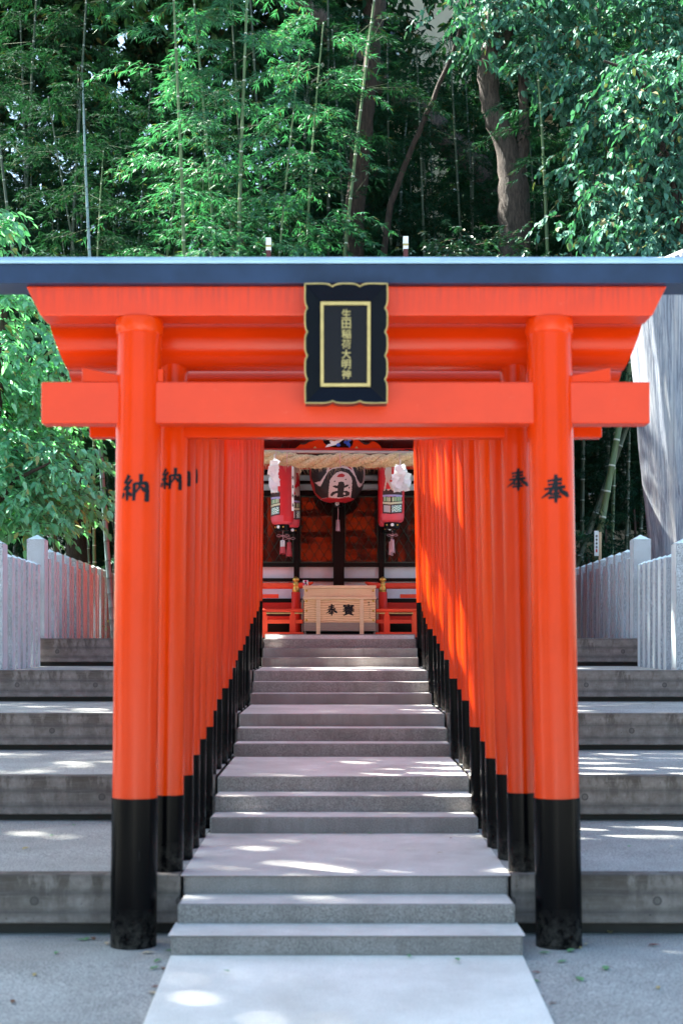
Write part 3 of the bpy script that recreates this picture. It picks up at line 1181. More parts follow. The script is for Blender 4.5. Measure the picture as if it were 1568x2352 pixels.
for sx in (-1, 1):
    xn = zx(471, dn) if sx < 0 else zx(1068, dn)
    xt = zx(590, dn) if sx < 0 else zx(947, dn)
    zr = zz(1097, dn)
    mb = MB()
    mb.tube([(sx * 2.7, dn, zr), (xn, dn, zr), (xn + (xt - xn) * .6, dn, zr + .008), (xt, dn, zr + .05)], [.042, .042, .04, .012], 14)
    mb.build('veranda_rail', M['verm_rail'], SH)
    mb = MB(); a, b = sorted((sx * 2.7, xn - sx * (-.24)))
    mb.box(a, b, dn - .03, dn + .03, zz(1181, dn), zz(1155, dn))
    mb.build('veranda_rail', M['verm_rail'], SH)
    for px in (1.75, 2.6):
        mb = MB(); mb.box(sx * px - .045, sx * px + .045, dn - .04, dn + .04, 2.0, zr - .03)
        mb.build('veranda_post', M['verm_rail'], SH)
# porch: posts, cross beam, frog-leg strut, purlins
dp = 19.95
for sx in (-1, 1):
    mb = MB(); mb.box(sx * 1.62 - .11, sx * 1.62 + .11, dp - .11, dp + .11, 1.97, 4.75)
    mb.build('porch_post', M['verm'], SH, bevel=.015)
mb = MB(); mb.box(-2.1, 2.1, dp - .10, dp + .10, zz(182, dp), zz(155, dp)); bm_ = mb.build('porch_beam', M['verm_deep'], SH, bevel=.01)
mb = MB(); mb.tube([(-1.5, dp - .14, zz(178, dp)), (1.5, dp - .14, zz(190, dp))], .022, 10); mb.build('bamboo_pole', M['lan_beige'], SH)
# dark scroll painted on the beam end
mb = MB()
for (cx_, r_, a0, a1) in ((1235, 24, .3, 3.2), (1262, 18, 0, 3.4), (1180, 14, .2, 3)):
    pts = [(zx(cx_ + r_ * math.cos(a0 + (a1 - a0) * t / 14), dp), dp - .104, zz(180 - r_ * .7 * math.sin(a0 + (a1 - a0) * t / 14), dp)) for t in range(15)]
    mb.tube(pts, .006, 6)
mb.build('scroll_ornament', M['ink'], bm_)
mb = MB(); mb.box(-2.2, 2.2, dp - .06, dp + .06, zz(70, dp) + .25, zz(70, dp) + .45); mb.build('porch_beam', M['dark_red'], SH)
# strut outline in detail pixels
kz = [(465, 156), (1058, 156), (1055, 140), (1030, 118), (1005, 106), (985, 108), (968, 125), (945, 128), (915, 112), (893, 86), (880, 40), (640, 40), (625, 86), (600, 100), (560, 112), (520, 118), (495, 132)]
mb = MB()
mb.prism([(zx(a, dp), zz(b, dp)) for a, b in kz], 'y', dp - .07, dp + .02)
ks = mb.build('frog_leg_strut', M['verm'], SH)
win = [(655, 84), (662, 116), (690, 140), (730, 149), (830, 150), (858, 135), (864, 110), (862, 60), (655, 60)]
mb = MB()
mb.prism([(zx(a, dp), zz(b, dp)) for a, b in win], 'y', dp - .074, dp - .06)
mb.build('carved_panel', M['lacquer'], ks)
fox = [(672, 148), (690, 128), (712, 122), (700, 105), (712, 98), (735, 108), (760, 96), (790, 80), (806, 60), (815, 80), (800, 92), (775, 112), (745, 132), (720, 138), (695, 146)]
mb = MB()
mb.prism([(zx(a, dp), zz(b, dp)) for a, b in fox], 'y', dp - .095, dp - .075)
mb.build('carved_animal', M['paper'], ks, bevel=.003)
mb = MB()
for (cx_, cy_, r_, w_) in ((762, 130, 12, 6.5), (812, 112, 10, 6), (832, 128, 12, 5), (838, 98, 8, 5)):
    pts = []
    for t in range(22):
        a = t / 21 * 4.2 * math.pi
        rr = r_ * (1 - t / 26)
        pts.append((zx(cx_ + rr * math.cos(a), dp), dp - .085 - t * .0006, zz(cy_ + rr * .8 * math.sin(a), dp)))
    mb.tube(pts, .011, 6)
mb.tube([(zx(835 + 5 * math.sin(t), dp), dp - .085, zz(148 - t * 8, dp)) for t in range(9)], .012, 6)
mb.build('carved_waves', M['wave_blue'], ks)
mb = MB(); mb.lathe([(.002, zz(108, dp)), (.10, zz(96, dp)), (.15, zz(84, dp)), (.13, zz(60, dp))], zx(735, dp), dp - .05, 24); mb.build('carved_jewel', M['orange'], ks)
for cx_ in (575, 900):
    mb = MB()
    pts = [(zx(cx_ + (1 if cx_ > 700 else -1) * t * 7.5, dp), dp - .078, zz(84 + 40 * math.sin(t / 10 * 2.2), dp)) for t in range(11)]
    mb.tube(pts, .012, 6)
    mb.build('painted_scroll', M['lan_brown'], ks)
for cx_ in (603, 887):
    mb = MB(); mb.prism([(zx(cx_ - 13, dp), zz(155, dp)), (zx(cx_ + 13, dp), zz(155, dp)), (zx(cx_, dp), zz(140, dp))], 'y', dp - .08, dp - .069)
    mb.build('painted_point', M['gold_paint'], ks)
# roof
mb = MB()
prof = []
Yr, Zr = 22.5, 7.62
for t in np.linspace(0, 1, 9):
    prof.append((19.55 + (Yr - 19.55) * t, 5.0 + (Zr - 5.0) * (t ** 1.35)))
back = [(2 * Yr - a, b) for a, b in prof[::-1][1:]]
top = prof + back
poly = top + [(a, b - .16) for a, b in top[::-1]]
mb.prism(poly, 'x', -2.75, 2.75)
rf = mb.build('roof', M['roof'], SH)
mb = MB(); mb.box(-2.8, 2.8, Yr - .16, Yr + .16, Zr - .05, Zr + .16); mb.build('ridge', M['roof'], rf, bevel=.03)
for u0, vt in ((617, 548), (931, 545)):
    d = 22.5
    p = at(u0, vt, d)
    w = .036
    cg = None
    mb = MB(); mb.box(p.x - w, p.x + w, d - .06, d + .06, 7.55, p.z - .20)
    cg = mb.build('roof_finial', M['chigi_red'], rf)
    mb = MB(); mb.box(p.x - w - .004, p.x + w + .004, d - .064, d + .064, p.z - .115, p.z); mb.box(p.x - w - .004, p.x + w + .004, d - .064, d + .064, p.z - .20, p.z - .15)
    mb.build('white_tip', M['paper'], cg)
    mb = MB(); mb.box(p.x - w - .006, p.x + w + .006, d - .066, d + .066, p.z - .149, p.z - .116)
    mb.build('gold_band', M['gold_paint'], cg)
# ceiling of the porch
mb = MB(); mb.box(-2.5, 2.5, 19.75, D0 + .2, 4.72, 4.78); mb.build('porch_ceiling', M['dark_red'], SH)

# front railings left and right of the box
dr = 19.22
for sx, side_ in ((-1, 'left'), (1, 'right')):
    x_in = zx(519, dr) if sx < 0 else zx(1023, dr)
    x_out = sx * 2.3
    ra = thing('low_railing', f'low light red wooden railing on the {side_} of the offering box', 'railing', (x_in, dr, 1.95), 'low red railings')
    a, b = sorted((x_in, x_out))
    mb = MB(); mb.tube([(a, dr, zz(1267, dr)), (b, dr, zz(1267, dr))], .024, 14); mb.build('top_rail', M['verm_rail'], ra)
    mb = MB(); mb.box(a, b, dr - .022, dr + .022, zz(1356, dr), zz(1330, dr)); mb.build('middle_rail', M['verm_rail'], ra, bevel=.004)
    mb = MB(); mb.box(a - .01, b + .01, dr - .06, dr + .05, 1.93, zz(1416, dr)); mb.build('sill_beam', M['verm_rail'], ra, bevel=.005)
    for c in (((448, 254), (1096, 1288))[sx > 0]):
        x = zx(c, dr)
        w = .040
        mb = MB()
        mb.box(x - w, x + w, dr - .035, dr + .035, zz(1418, dr), zz(1303, dr))
        mb.prism([(x - w, zz(1303, dr)), (x + w, zz(1303, dr)), (x + w * .7, zz(1297, dr)), (x + w * .6, zz(1285, dr)), (x + w * .8, zz(1276, dr)), (x - w * .8, zz(1276, dr)), (x - w * .6, zz(1285, dr)), (x - w * .7, zz(1297, dr))], 'y', dr - .03, dr + .03)
        mb.build('baluster', M['verm_rail'], ra, bevel=.003)
    for px in (1.75, 2.25):
        x = sx * px
        mb = MB(); mb.box(x - .04, x + .04, dr - .035, dr + .035, 1.95, zz(1276, dr)); mb.build('baluster', M['verm_rail'], ra, bevel=.003)
    mb = MB(); mb.box(a, b, dr - .020, dr + .020, zz(1290, dr) + .001, zz(1282, dr)); mb.build('under_rail', M['gold_paint'], ra)

# ------------------------------------------------------------------ offering box
db = 19.10
OB = thing('offering_box', 'pale wooden offering box with two large black brush characters on its front', 'offering box', (0, db + .25, 1.97))


def obox(name, m, x0, x1, y0, y1, f, b, bevel=.004, parent=OB):
    mb = MB(); mb.box(zx(x0, db), zx(x1, db), db + f, db + b, zz(y1, db), zz(y0, db))
    return mb.build(name, m, parent, bevel=bevel)


obox('lid', M['wood_plain'], 519, 1023, 1094, 1114, -.03, .56)
obox('upper_panel', M['wood_plain'], 527, 1018, 1114, 1171, .0, .53)
obox('ledge', M['wood_plain'], 520, 1023, 1171, 1189, -.03, .56)
obox('front_panel', M['wood'], 527, 1018, 1189, 1350, .0, .53)
obox('base_board', M['wood_grey'], 525, 1022, 1350, 1408, -.012, .54)
for a, b in ((611, 639), (909, 937)):
    obox('batten', M['wood_plain'], a, b, 1189, 1430, -.034, -.001)
for a in (530, 1010):
    obox('leg', M['wood_grey'], a - 3, a + 8, 1408, 1430, .02, .5)
obox('side_board', M['wood_grey'], 507, 520, 1189, 1415, .12, .2)
obox('side_board', M['wood_grey'], 1024, 1040, 1189, 1415, .12, .2)
for cx_ in (543, 1003):
    for cy_ in (1130, 1202, 1268, 1333):
        mb = MB()
        x, z_ = zx(cx_, db), zz(cy_, db)
        mb.tube([(x, db - .001, z_), (x, db - .01, z_), (x, db - .016, z_)], [.016, .014, .004], 12)
        mb.build('stud', M['gold'], OB)
mb = MB()
cx_, cz_ = zx(715, db), zz(1262, db)
brush(mb, GLYPH['offer'], lambda a, b, l: (cx_ + a * .15, db - l - .001, cz_ + b * .158))
mb.build('character', M['ink'], OB)
mb = MB()
letters(mb, '賽', zx(833, db), db - .003, zz(1262, db), .158, bold=.022)
mb.build('character', M['ink'], OB)
mb = MB()
for i, ch in enumerate('奉納'):
    letters(mb, ch, zx(972, db), db - .003, zz(1212 + 14 * i, db), .024, bold=.02)
for i, ch in enumerate('ニンコン㈱'):
    letters(mb, ch, zx(979, db), db - .003, zz(1256 + 15 * i, db), .017)
mb.build('small_lettering', M['ink'], OB)
# charm card on the lid
cc = thing('charm_card', 'small white and pink paper card standing on the lid of the offering box', 'card', (zx(537, db), db, zz(1094, db)))
mb = MB(); mb.box(zx(520, db), zx(555, db), db + .02, db + .032, zz(1093.6, db), zz(1058, db)); mb.build('card', M['paper'], cc)
mb = MB()
for (a, b, w, h) in ((537, 1064, 8, 5), (525, 1085, 5, 8), (545, 1088, 5, 5)):
    mb.box(zx(a - w, db), zx(a + w, db), db + .017, db + .0195, zz(b + h, db), zz(b - h, db))
mb.build('printed_mark', M['magenta'], cc)
mb = MB()
brush(mb, [[(-.4, .4, .2), (.4, .42, .2)], [(0, .45, .2), (-.3, -.45, .16)], [(.0, .1, .2), (.4, -.4, .2)]], lambda p, q, l: (zx(538, db) + p * .03, db + .0155 - l, zz(1078, db) + q * .04))
mb.build('printed_stroke', M['ink'], cc)

# ------------------------------------------------------------------ lanterns
def inpoly(x, y, poly):
    c = False
    j = len(poly) - 1
    for i in range(len(poly)):
        xi, yi = poly[i]
        xj, yj = poly[j]
        if (yi > y) != (yj > y) and x < (xj - xi) * (y - yi) / (yj - yi + 1e-12) + xi:
            c = not c
        j = i
    return c


def painted_lathe(prof, cx, cy, n, rows, paint, ribs=0, rib_d=.003):
    """surface of revolution whose faces take the material index paint(x, z) on the side facing the stairs"""
    pr = [p[0] for p in prof]
    pz = [p[1] for p in prof]
    mb = MB()
    zs_ = np.linspace(pz[0], pz[-1], rows)
    rs = np.interp(zs_, pz, pr)
    if ribs:
        rs = rs + rib_d * np.cos((zs_ - zs_[0]) / (zs_[-1] - zs_[0]) * ribs * 2 * math.pi)
    v = []
    for r_, z_ in zip(rs, zs_):
        for k in range(n):
            a = 2 * math.pi * k / n
            v.append((cx + r_ * math.cos(a), cy + r_ * math.sin(a), z_))
    b = 0
    mb.v = v
    for i in range(rows - 1):
        for k in range(n):
            k2 = (k + 1) % n
            a = 2 * math.pi * (k + .5) / n
            rm = (rs[i] + rs[i + 1]) / 2
            mb.f.append((i * n + k, i * n + k2, (i + 1) * n + k2, (i + 1) * n + k))
            mb.m.append(paint(cx + rm * math.cos(a), (zs_[i] + zs_[i + 1]) / 2, math.sin(a) < 0, a))
            mb.s.append(True)
    return mb


# great lantern
dl = 20.15
lk = .78 / 1285
lx, lz0 = zx(755, dl), zz(526, dl)
GL = thing('great_lantern', 'big round black paper lantern with white and red painting hanging behind the straw rope', 'lantern', (lx, dl, lz0))
P_white = [(640, 200), (600, 330), (560, 480), (430, 650), (290, 665), (365, 720), (380, 745), (430, 768), (470, 700), (600, 460), (700, 390), (920, 355), (1100, 400), (1230, 560), (1290, 745), (1330, 772), (1385, 720), (1430, 600), (1380, 678), (1340, 680), (1280, 610), (1200, 420), (1150, 300), (1130, 200)]
P_oval = [(780 + 155 * math.cos(a) + 155, 255 + 58 * math.sin(a)) for a in np.linspace(0, 6.28, 16)]
P_inner = [(615, 1010), (620, 860), (650, 640), (720, 540), (800, 470), (910, 440), (1060, 480), (1140, 570), (1160, 660), (1150, 850), (1130, 1005), (940, 1000), (860, 1035), (700, 1010)]
P_lip = [(805, 560), (860, 505), (920, 488), (1000, 520), (965, 572), (850, 578)]
P_earL = [(615, 415), (685, 300), (755, 337)]
P_earR = [(1045, 337), (1110, 308), (1165, 405)]
P_redbot = [(430, 990), (470, 1025), (640, 1012), (860, 1037), (1080, 995), (1190, 1020), (1260, 1000), (1150, 1200), (500, 1200)]
P_redL = [(100, 200), (212, 200), (212, 540), (280, 690), (310, 880), (470, 1030), (300, 1000), (150, 700)]
P_ch = [[(835, 720), (850, 685), (900, 670), (965, 685), (985, 730), (960, 900), (960, 1010), (815, 1010), (830, 830)],
        [(715, 765), (780, 758), (840, 775), (840, 825), (770, 815), (720, 790)], [(975, 770), (1030, 735), (1085, 735), (1060, 775), (985, 812)],
        [(650, 970), (700, 900), (830, 872), (850, 920), (770, 935), (700, 990)], [(940, 880), (1040, 868), (1108, 905), (1095, 960), (1020, 992), (940, 985)]]
P_hole = [(965, 905), (1010, 920), (1000, 955), (955, 950)]
P_dots = [[(740, 680), (745, 655), (778, 655), (765, 685)], [(992, 615), (1020, 608), (1033, 635), (1010, 645)], [(1068, 815), (1095, 775), (1110, 800), (1085, 820)]]


def paint_great(x, z_, front, a):
    if not front:
        return 0
    X = 818 + (x - lx) / lk
    Y = 1100 - (z_ - lz0) / lk
    if inpoly(X, Y, P_redbot) or inpoly(X, Y, P_redL) or Y > 1060:
        return 2
    if inpoly(X, Y, P_inner):
        if inpoly(X, Y, P_lip):
            return 2
        if inpoly(X, Y, P_hole):
            return 1
        for p in P_ch + P_dots:
            if inpoly(X, Y, p):
                return 0
        return 1
    if inpoly(X, Y, P_earL) or inpoly(X, Y, P_earR):
        return 2
    if inpoly(X, Y, P_oval):
        return 0
    if inpoly(X, Y, P_white):
        return 1
    if Y > 985 and abs(X - 818) < 420 and Y < 1040 and not inpoly(X, Y, P_inner):
        return 1 if Y > 1012 else 0
    if X > 1425 - max(0, (Y - 500)) * .12 and Y < 650:
        return 1
    return 0


prof = []
Rl = .393
for t in np.linspace(0, 1, 15):
    a = -math.pi / 2 * (1 - t)
    prof.append((max(.10, Rl * math.cos(a) ** .62), lz0 + .44 * (1 + math.sin(a))))
prof += [(Rl, lz0 + .50), (Rl * .96, lz0 + .58), (Rl * .82, lz0 + .66), (.2, lz0 + .72)]
mb = painted_lathe(prof, lx, dl, 230, 150, paint_great, ribs=34, rib_d=.0022)
mb.build('lantern_body', [M['lan_black'], M['lan_white'], M['lan_red']], GL)
mb = MB(); mb.lathe([(.075, lz0 - .055), (.08, lz0 - .05), (.08, lz0 + .02)], lx, dl, 28); lc = mb.build('lower_cap', M['lacquer'], GL)
mb = MB()
for rr in (.024, .012):
    mb.tube([(lx + rr * math.cos(a), dl - .083, lz0 - .018 + rr * math.sin(a)) for a in np.linspace(0, 6.4, 22)], .0035, 6)
mb.build('crest', M['paper'], lc)
mb = MB(); mb.lathe([(.2, lz0 + .71), (.2, lz0 + .75)], lx, dl, 28); mb.build('upper_cap', M['lacquer'], GL)


def tassel(parent, x, y, z_top, z_head, z_bot, w, m, m2=None, bow=False):
    mb = MB()
    mb.tube([(x, y, z_top), (x + .004, y, (z_top + z_head) / 2), (x, y, z_head)], .004, 6)
    if bow:
        zc = z_head + (z_top - z_head) * .45
        for s in (-1, 1):
            mb.tube([(x, y, zc), (x + s * w * .9, y - .01, zc + .018), (x + s * w * 1.3, y - .01, zc), (x + s * w * .8, y, zc - .014), (x, y, zc)], .0038, 6)
    c = mb.build('tassel_cord', M['tassel_pink'], parent)
    h = z_head - z_bot
    mb = MB()
    mb.lathe([(w * .55, z_head - h), (w * .60, z_head - h * .97), (w * .52, z_head - h * .6), (w * .44, z_head - h * .2), (w * .46, z_head - h * .1), (w * .4, z_head - h * .02), (w * .15, z_head)], x, y, 18)
    g2 = np.random.default_rng(int(abs(x) * 1000))
    for k in range(16):
        a = g2.uniform(0, 6.28)
        r0 = w * .5
        mb.tube([(x + r0 * .8 * math.cos(a), y + r0 * .8 * math.sin(a), z_head - h * .5), (x + r0 * 1.2 * math.cos(a), y + r0 * 1.2 * math.sin(a), z_bot - g2.uniform(-.01, .02))], .003, 4)
    t_ = mb.build('tassel', m, parent)
    if m2:
        mb = MB()
        mb.lathe([(w * .50, z_head - h * .5), (w * .47, z_head - h * .2), (w * .49, z_head - h * .1), (w * .43, z_head - h * .01), (w * .16, z_head + .004)], x, y, 18)
        mb.build('tassel_top', m2, t_)


tassel(GL, zx(760, dl), dl - .0, zz(572, dl) + .06, zz(640, dl), zz(718, dl), .055, M['tassel_mauve'])

# red lanterns
RL_M = [M['lan_body'], M['lan_pink'], M['lan_brown'], M['lan_violet'], M['lan_green'], M['lan_cream'], M['lan_sky'], M['lan_beige'], M['lan_teal'], M['paper']]


def red_lantern(cq, wq, top_q, bot_q, d, turn, label, tass):
    """cq centre, wq width, top/bottom in detail pixels; turn = how far (detail px at the surface) the painted shrine is turned"""
    x, r_ = zx(cq, d), wq / 6 * d / F0
    z0, z1 = zz(bot_q, d), zz(top_q, d)
    L = thing('red_lantern', label, 'lantern', (x, d, z0), 'red paper lanterns behind the rope')
    px = d / F0 / 3
    a_c = -math.pi / 2 + turn

    def paint(X, Z, front, a):
        da = (a - a_c + math.pi) % (2 * math.pi) - math.pi
        q = da * r_ / px            # along the surface, detail px, 0 at the painted centre
        y = (z0 - Z) / px + 660     # like the right-hand lantern's own detail rows
        if abs(q) > 98:
            return 0 if y < 640 else 1
        if abs(q) < 75:
            vee = abs(q + 14) * .12
            yy = y + vee
            edge = abs(abs(q) - 72) < 4 or abs(q + 14) < 6
            if 442 + 6 * math.cos(q * .2) < y < 474 - 0:
                return 2
            if 474 <= y + 5 * abs(math.sin(q * .105)) < 490:
                return 3
            if 488 < yy < 606:
                if 494 < yy < 522 and not edge:
                    return 4 if int((q + 300) / 5.5) % 2 else 5
                if 527 < yy < 541:
                    return 5
                if 550 < yy < 596 and not edge:
                    if q > -8:
                        zig = ((yy - 550) + abs(((q + 400) % 34) - 17) * 1.1) % 17
                        inside = ((q - 32) / 40) ** 2 + ((yy - 573) / 22) ** 2 < 1.15
                        return (4 if zig < 8 else 9) if inside else 6
                    return 7 if int((q + 300) / 5) % 2 else 6
                return 2
            # seated white animal above the roof
            if y <= 446:
                leg = inpoly(q, y, [(-66, 446), (-56, 446), (-38, 372), (-52, 368)])
                body = ((q + 32) / 25) ** 2 + ((y - 322) / 60) ** 2 < 1
                tail = ((q - 14) / 30) ** 2 + ((y - 415) / 40) ** 2 < 1 or inpoly(q, y, [(-30, 372), (10, 420), (-10, 440), (-40, 380)])
                foot = inpoly(q, y, [(-45, 446), (-40, 436), (30, 428), (38, 446)])
                head = ((q - 2) / 26) ** 2 + ((y - 262) / 22) ** 2 < 1
                if leg or body or tail or foot or head:
                    return 7
                if y > 434 and abs(q) < 66:
                    return 8
        if y > 600 and abs(q) < 98:
            return 1
        return 0
    hh = z1 - z0
    prof = [(r_ * .55, z0), (r_ * .80, z0 + hh * .012), (r_ * .93, z0 + hh * .04), (r_, z0 + hh * .10), (r_ * 1.005, z0 + hh * .5), (r_, z0 + hh * .9), (r_ * .93, z0 + hh * .96), (r_ * .6, z0 + hh)]
    mb = painted_lathe(prof, x, d, 120, 190, paint, ribs=62, rib_d=.0011)
    mb.build('lantern_body', RL_M, L)
    rc = r_ * .62
    mb = MB(); mb.lathe([(rc, z0 - .078), (rc, z0 + .012)], x, d, 28)
    c = mb.build('lower_cap', M['lacquer'], L)
    for a, mm in ((-.75, 'gold'), (0, 'paper'), (.75, 'gold')):
        mb = MB()
        aa = -math.pi / 2 + a + turn * .5
        ctr = Vector((x + rc * math.cos(aa), d + rc * math.sin(aa), z0 - .033))
        nrm = Vector((math.cos(aa), math.sin(aa), 0))
        s = 1.7 if mm == 'paper' else 1
        mb.tube([ctr - nrm * .002, ctr + nrm * .008, ctr + nrm * .011], [.014 * s, .012 * s, .004], 14)
        mb.build('cap_stud', M[mm], c)
    mb = MB(); mb.lathe([(rc, z1 - .005), (rc, z1 + .07)], x, d, 28); mb.build('upper_cap', M['lacquer'], L)
    mb = MB(); mb.tube([(x, d, z1 + .06), (x, d, zz(120, d))], .006, 6); mb.build('hanging_cord', M['ink'], L)
    for t in tass:
        tassel(L, *t)
    return L


dA, dB = 19.86, 20.42
red_lantern(377, 156, 262, 678, dA, -1.12, 'red paper lantern at the front left of the rope, half behind the white paper streamer',
            [(zx(380, dA), dA, zz(716, dA), zz(783, dA), zz(872, dA), .07, M['tassel_red'], M['tassel_white'], True)])
red_lantern(432, 132, 262, 700, dB, .85, 'red paper lantern at the left half hidden behind the front one, with pink tassel',
            [(zx(424, dB), dB, zz(742, dB), zz(794, dB), zz(892, dB), .07, M['tassel_red'], None, True)])
red_lantern(1130, 172, 258, 664, dA, .05, 'red paper lantern at the front right with a painted shrine building and white animal',
            [(zx(1134, dA), dA, zz(716, dA), zz(775, dA), zz(868, dA), .06, M['tassel_pink'], None, True)])
red_lantern(1110, 150, 258, 692, dB, .2, 'red paper lantern at the right almost hidden behind the painted one',
            [(zx(1122, dB), dB, zz(740, dB), zz(790, dB), zz(884, dB), .055, M['tassel_pink'], None, False)])
# paper banner strip hanging in front of the left lantern
d = 19.66
mb = MB(); mb.box(zx(441, d), zx(457, d), d, d + .004, zz(580, d), zz(250, d))
bn = thing('paper_banner', 'narrow white paper strip with small black writing hanging beside the left red lantern', 'banner', (zx(449, d), d, zz(270, d)))
mb.build('strip', M['paper'], bn)
mb = MB()
for i, q in enumerate((352, 414, 476, 540)):
    brush(mb, GLYPH['offer' if i % 2 else 'dedicate'], lambda a, b, l, q=q: (zx(449, d) + a * .026, d - l - .002, zz(q, d) + b * .055))
mb.build('lettering', M['ink'], bn)

# ------------------------------------------------------------------ straw rope and paper streamers
ds = 19.45
RP = thing('straw_rope', 'thick twisted straw rope hung across the front of the shrine', 'rope', (0, ds, zz(225, ds)))
key = [(-120, 190), (120, 185), (245, 205), (330, 213), (440, 228), (560, 242), (680, 240), (780, 226), (900, 232), (1000, 238), (1100, 232), (1200, 224), (1290, 226), (1500, 190)]


def rope_c(q):
    xs_ = [k[0] for k in key]
    ys_ = [k[1] for k in key]
    return Vector((zx(q, ds), ds, zz(float(np.interp(q, xs_, ys_)), ds)))


pitch = .72
for s in range(3):
    pts, rad = [], []
    for i in range(260):
        q = -120 + 1620 * i / 259
        c = rope_c(q)
        a = -2 * math.pi * c.x / pitch + s * 2 * math.pi / 3
        pts.append(c + Vector((0, .046 * math.cos(a), .046 * math.sin(a))))
        rad.append(.052 + .003 * math.sin(i * 1.3 + s))
    mb = MB()
    mb.tube(pts, rad, 14)
    o = mb.build('rope_strand', M['straw'], RP)
mb = MB()
g2 = np.random.default_rng(3)
for i in range(900):
    q = g2.uniform(200, 1320)
    c = rope_c(q)
    a = g2.uniform(3.3, 6.1) if i % 4 else g2.uniform(0, 3.1)
    r_ = .088
    p0 = c + Vector((0, -abs(r_ * math.cos(a)), r_ * math.sin(a)))
    l = g2.uniform(.03, .10)
    fall = -.6 if math.sin(a) < 0 else .1
    p1 = p0 + Vector((g2.uniform(-.4, 1.0) * l, -l * .35, (fall + g2.normal(0, .5)) * l))
    w = .0011
    mb.add([p0 + Vector((w, 0, w)), p0 - Vector((w, 0, w)), p1], [(0, 1, 2)])
for i in range(36):
    q = g2.uniform(470, 520) if i < 18 else g2.uniform(240, 1280)
    c = rope_c(q)
    p0 = c + Vector((0, -.05, -.075))
    l = g2.uniform(.08, .2)
    p1 = p0 + Vector((g2.normal(0, .3) * l, -.01, -l))
    w = .002
    mb.add([p0 + Vector((w, 0, 0)), p0 - Vector((w, 0, 0)), p1], [(0, 1, 2)])
mb.build('straw_fibres', M['straw_fibre'], RP)
mb = MB()
for q in (340, 416, 778, 1186):
    c = rope_c(q)
    mb.tube([c + Vector((.01 * math.cos(a * 1), .105 * math.cos(a), .102 * math.sin(a))) for a in np.linspace(0, 6.4, 24)], .005, 6)
mb.build('binding_cord', M['straw_line'], RP)


def shide(cq, top_q, bot_q, wq, label, seed, ball):
    g3 = np.random.default_rng(seed)
    d = ds - .13
    x = zx(cq, d)
    o = thing('paper_streamer', label, 'paper streamer', (x, d, zz(top_q, d)), 'white paper streamers on the rope')
    mb = MB()
    n_ = 46 if ball else 26
    W = wq / 3 * d / F0
    H = (bot_q - top_q) / 3 * d / F0
    zt = zz(top_q, d)
    mb.tube([(x, d + .03, zt + .10), (x, d, zt)], .004, 5)
    for k in range(n_):
        t = (k + .5) / n_
        if ball:
            wid = W * (.25 + .75 * math.sin(min(1, t * 1.1) * math.pi * .78)) * .5
        else:
            wid = W * (.30 + .35 * t + .12 * math.sin(t * 9)) * .5
        px_ = x + g3.uniform(-.75, .75) * wid
        pz_ = zt - H * (.06 + .86 * t)
        s = (.085 if ball else .095) * g3.uniform(.75, 1.15) / 2
        nrm = Vector((g3.normal(0, .45), -1, g3.normal(.15, .4))).normalized()
        a = g3.uniform(-.6, .6)
        t1 = Vector((math.cos(a), 0, math.sin(a)))
        t1 = (t1 - nrm * t1.dot(nrm)).normalized()
        t2 = nrm.cross(t1)
        c = Vector((px_, d - .02 - g3.uniform(0, .07) * (1.4 if ball else 1), pz_))
        q = [c + t1 * s + t2 * s * 1.1, c - t1 * s + t2 * s * 1.1, c - t1 * s - t2 * s * 1.1, c + t1 * s - t2 * s * 1.1]
        q2 = [p - nrm * .0012 for p in q]
        mb.add(q + q2, [(0, 1, 2, 3), (7, 6, 5, 4), (0, 4, 5, 1), (1, 5, 6, 2), (2, 6, 7, 3), (3, 7, 4, 0)])
    mb.build('folded_paper', M['paper'], o)


shide(322, 236, 448, 100, 'long white folded paper streamer hanging from the left end of the straw rope', 5, False)
shide(1190, 276, 450, 136, 'ball-like white paper streamer hanging from the right end of the straw rope', 9, True)

# ------------------------------------------------------------------ right-hand objects behind the fence
dt_ = 20.5
T = thing('timber_pillar', 'huge weathered grey timber pillar leaning behind the right stone fence', 'pillar', (4.95, dt_, 1.9))
mb = MB()
pts, rad = [], []
for t in np.linspace(0, 1, 9):
    z_ = 1.9 + t * (at(0, 604, 20.5).z - 1.9)
    v_ = HV - (z_ - CZ) * F0 / dt_
    ul = 1501 + (1241 - v_) / (1241 - 804) * (1459 - 1501)
    xl = CX + (ul - HU) * dt_ / F0
    rr = .78 - .12 * t
    pts.append((xl + rr, dt_ + .3, z_))
    rad.append(rr)
NS = 120
gv = np.random.default_rng(21)
groove = np.zeros(NS)
for f_, a_ in ((7, .008), (13, .005), (23, .005), (41, .004)):
    groove += a_ * np.sin(np.arange(NS) / NS * 2 * math.pi * f_ + gv.uniform(0, 6.28))
for k_ in gv.integers(0, NS, 14):
    groove[k_] -= gv.uniform(.006, .016)
NR = 40
P_ = [Vector(pts[0]).lerp(Vector(pts[-1]), t) for t in np.linspace(0, 1, NR)]
mb.v, mb.f = [], []
for i_, p_ in enumerate(P_):
    r_ = rad[0] + (rad[-1] - rad[0]) * i_ / (NR - 1)
    for k_ in range(NS):
        a_ = 2 * math.pi * k_ / NS
        q_ = r_ * (1 + groove[k_] + .006 * math.sin(i_ * .7 + k_ * .9) + .01 * math.sin(i_ * .31 + 2))
        mb.v.append((p_.x + q_ * math.cos(a_), p_.y + q_ * math.sin(a_), p_.z))
for i_ in range(NR - 1):
    for k_ in range(NS):
        k2_ = (k_ + 1) % NS
        mb.f.append((i_ * NS + k_, i_ * NS + k2_, (i_ + 1) * NS + k2_, (i_ + 1) * NS + k_))
mb.f.append(tuple((NR - 1) * NS + k_ for k_ in range(NS)))
mb.m = [0] * len(mb.f)
mb.s = [True] * (len(mb.f) - 1) + [False]
x_s = at(1528, 0, dt_ + .3).x
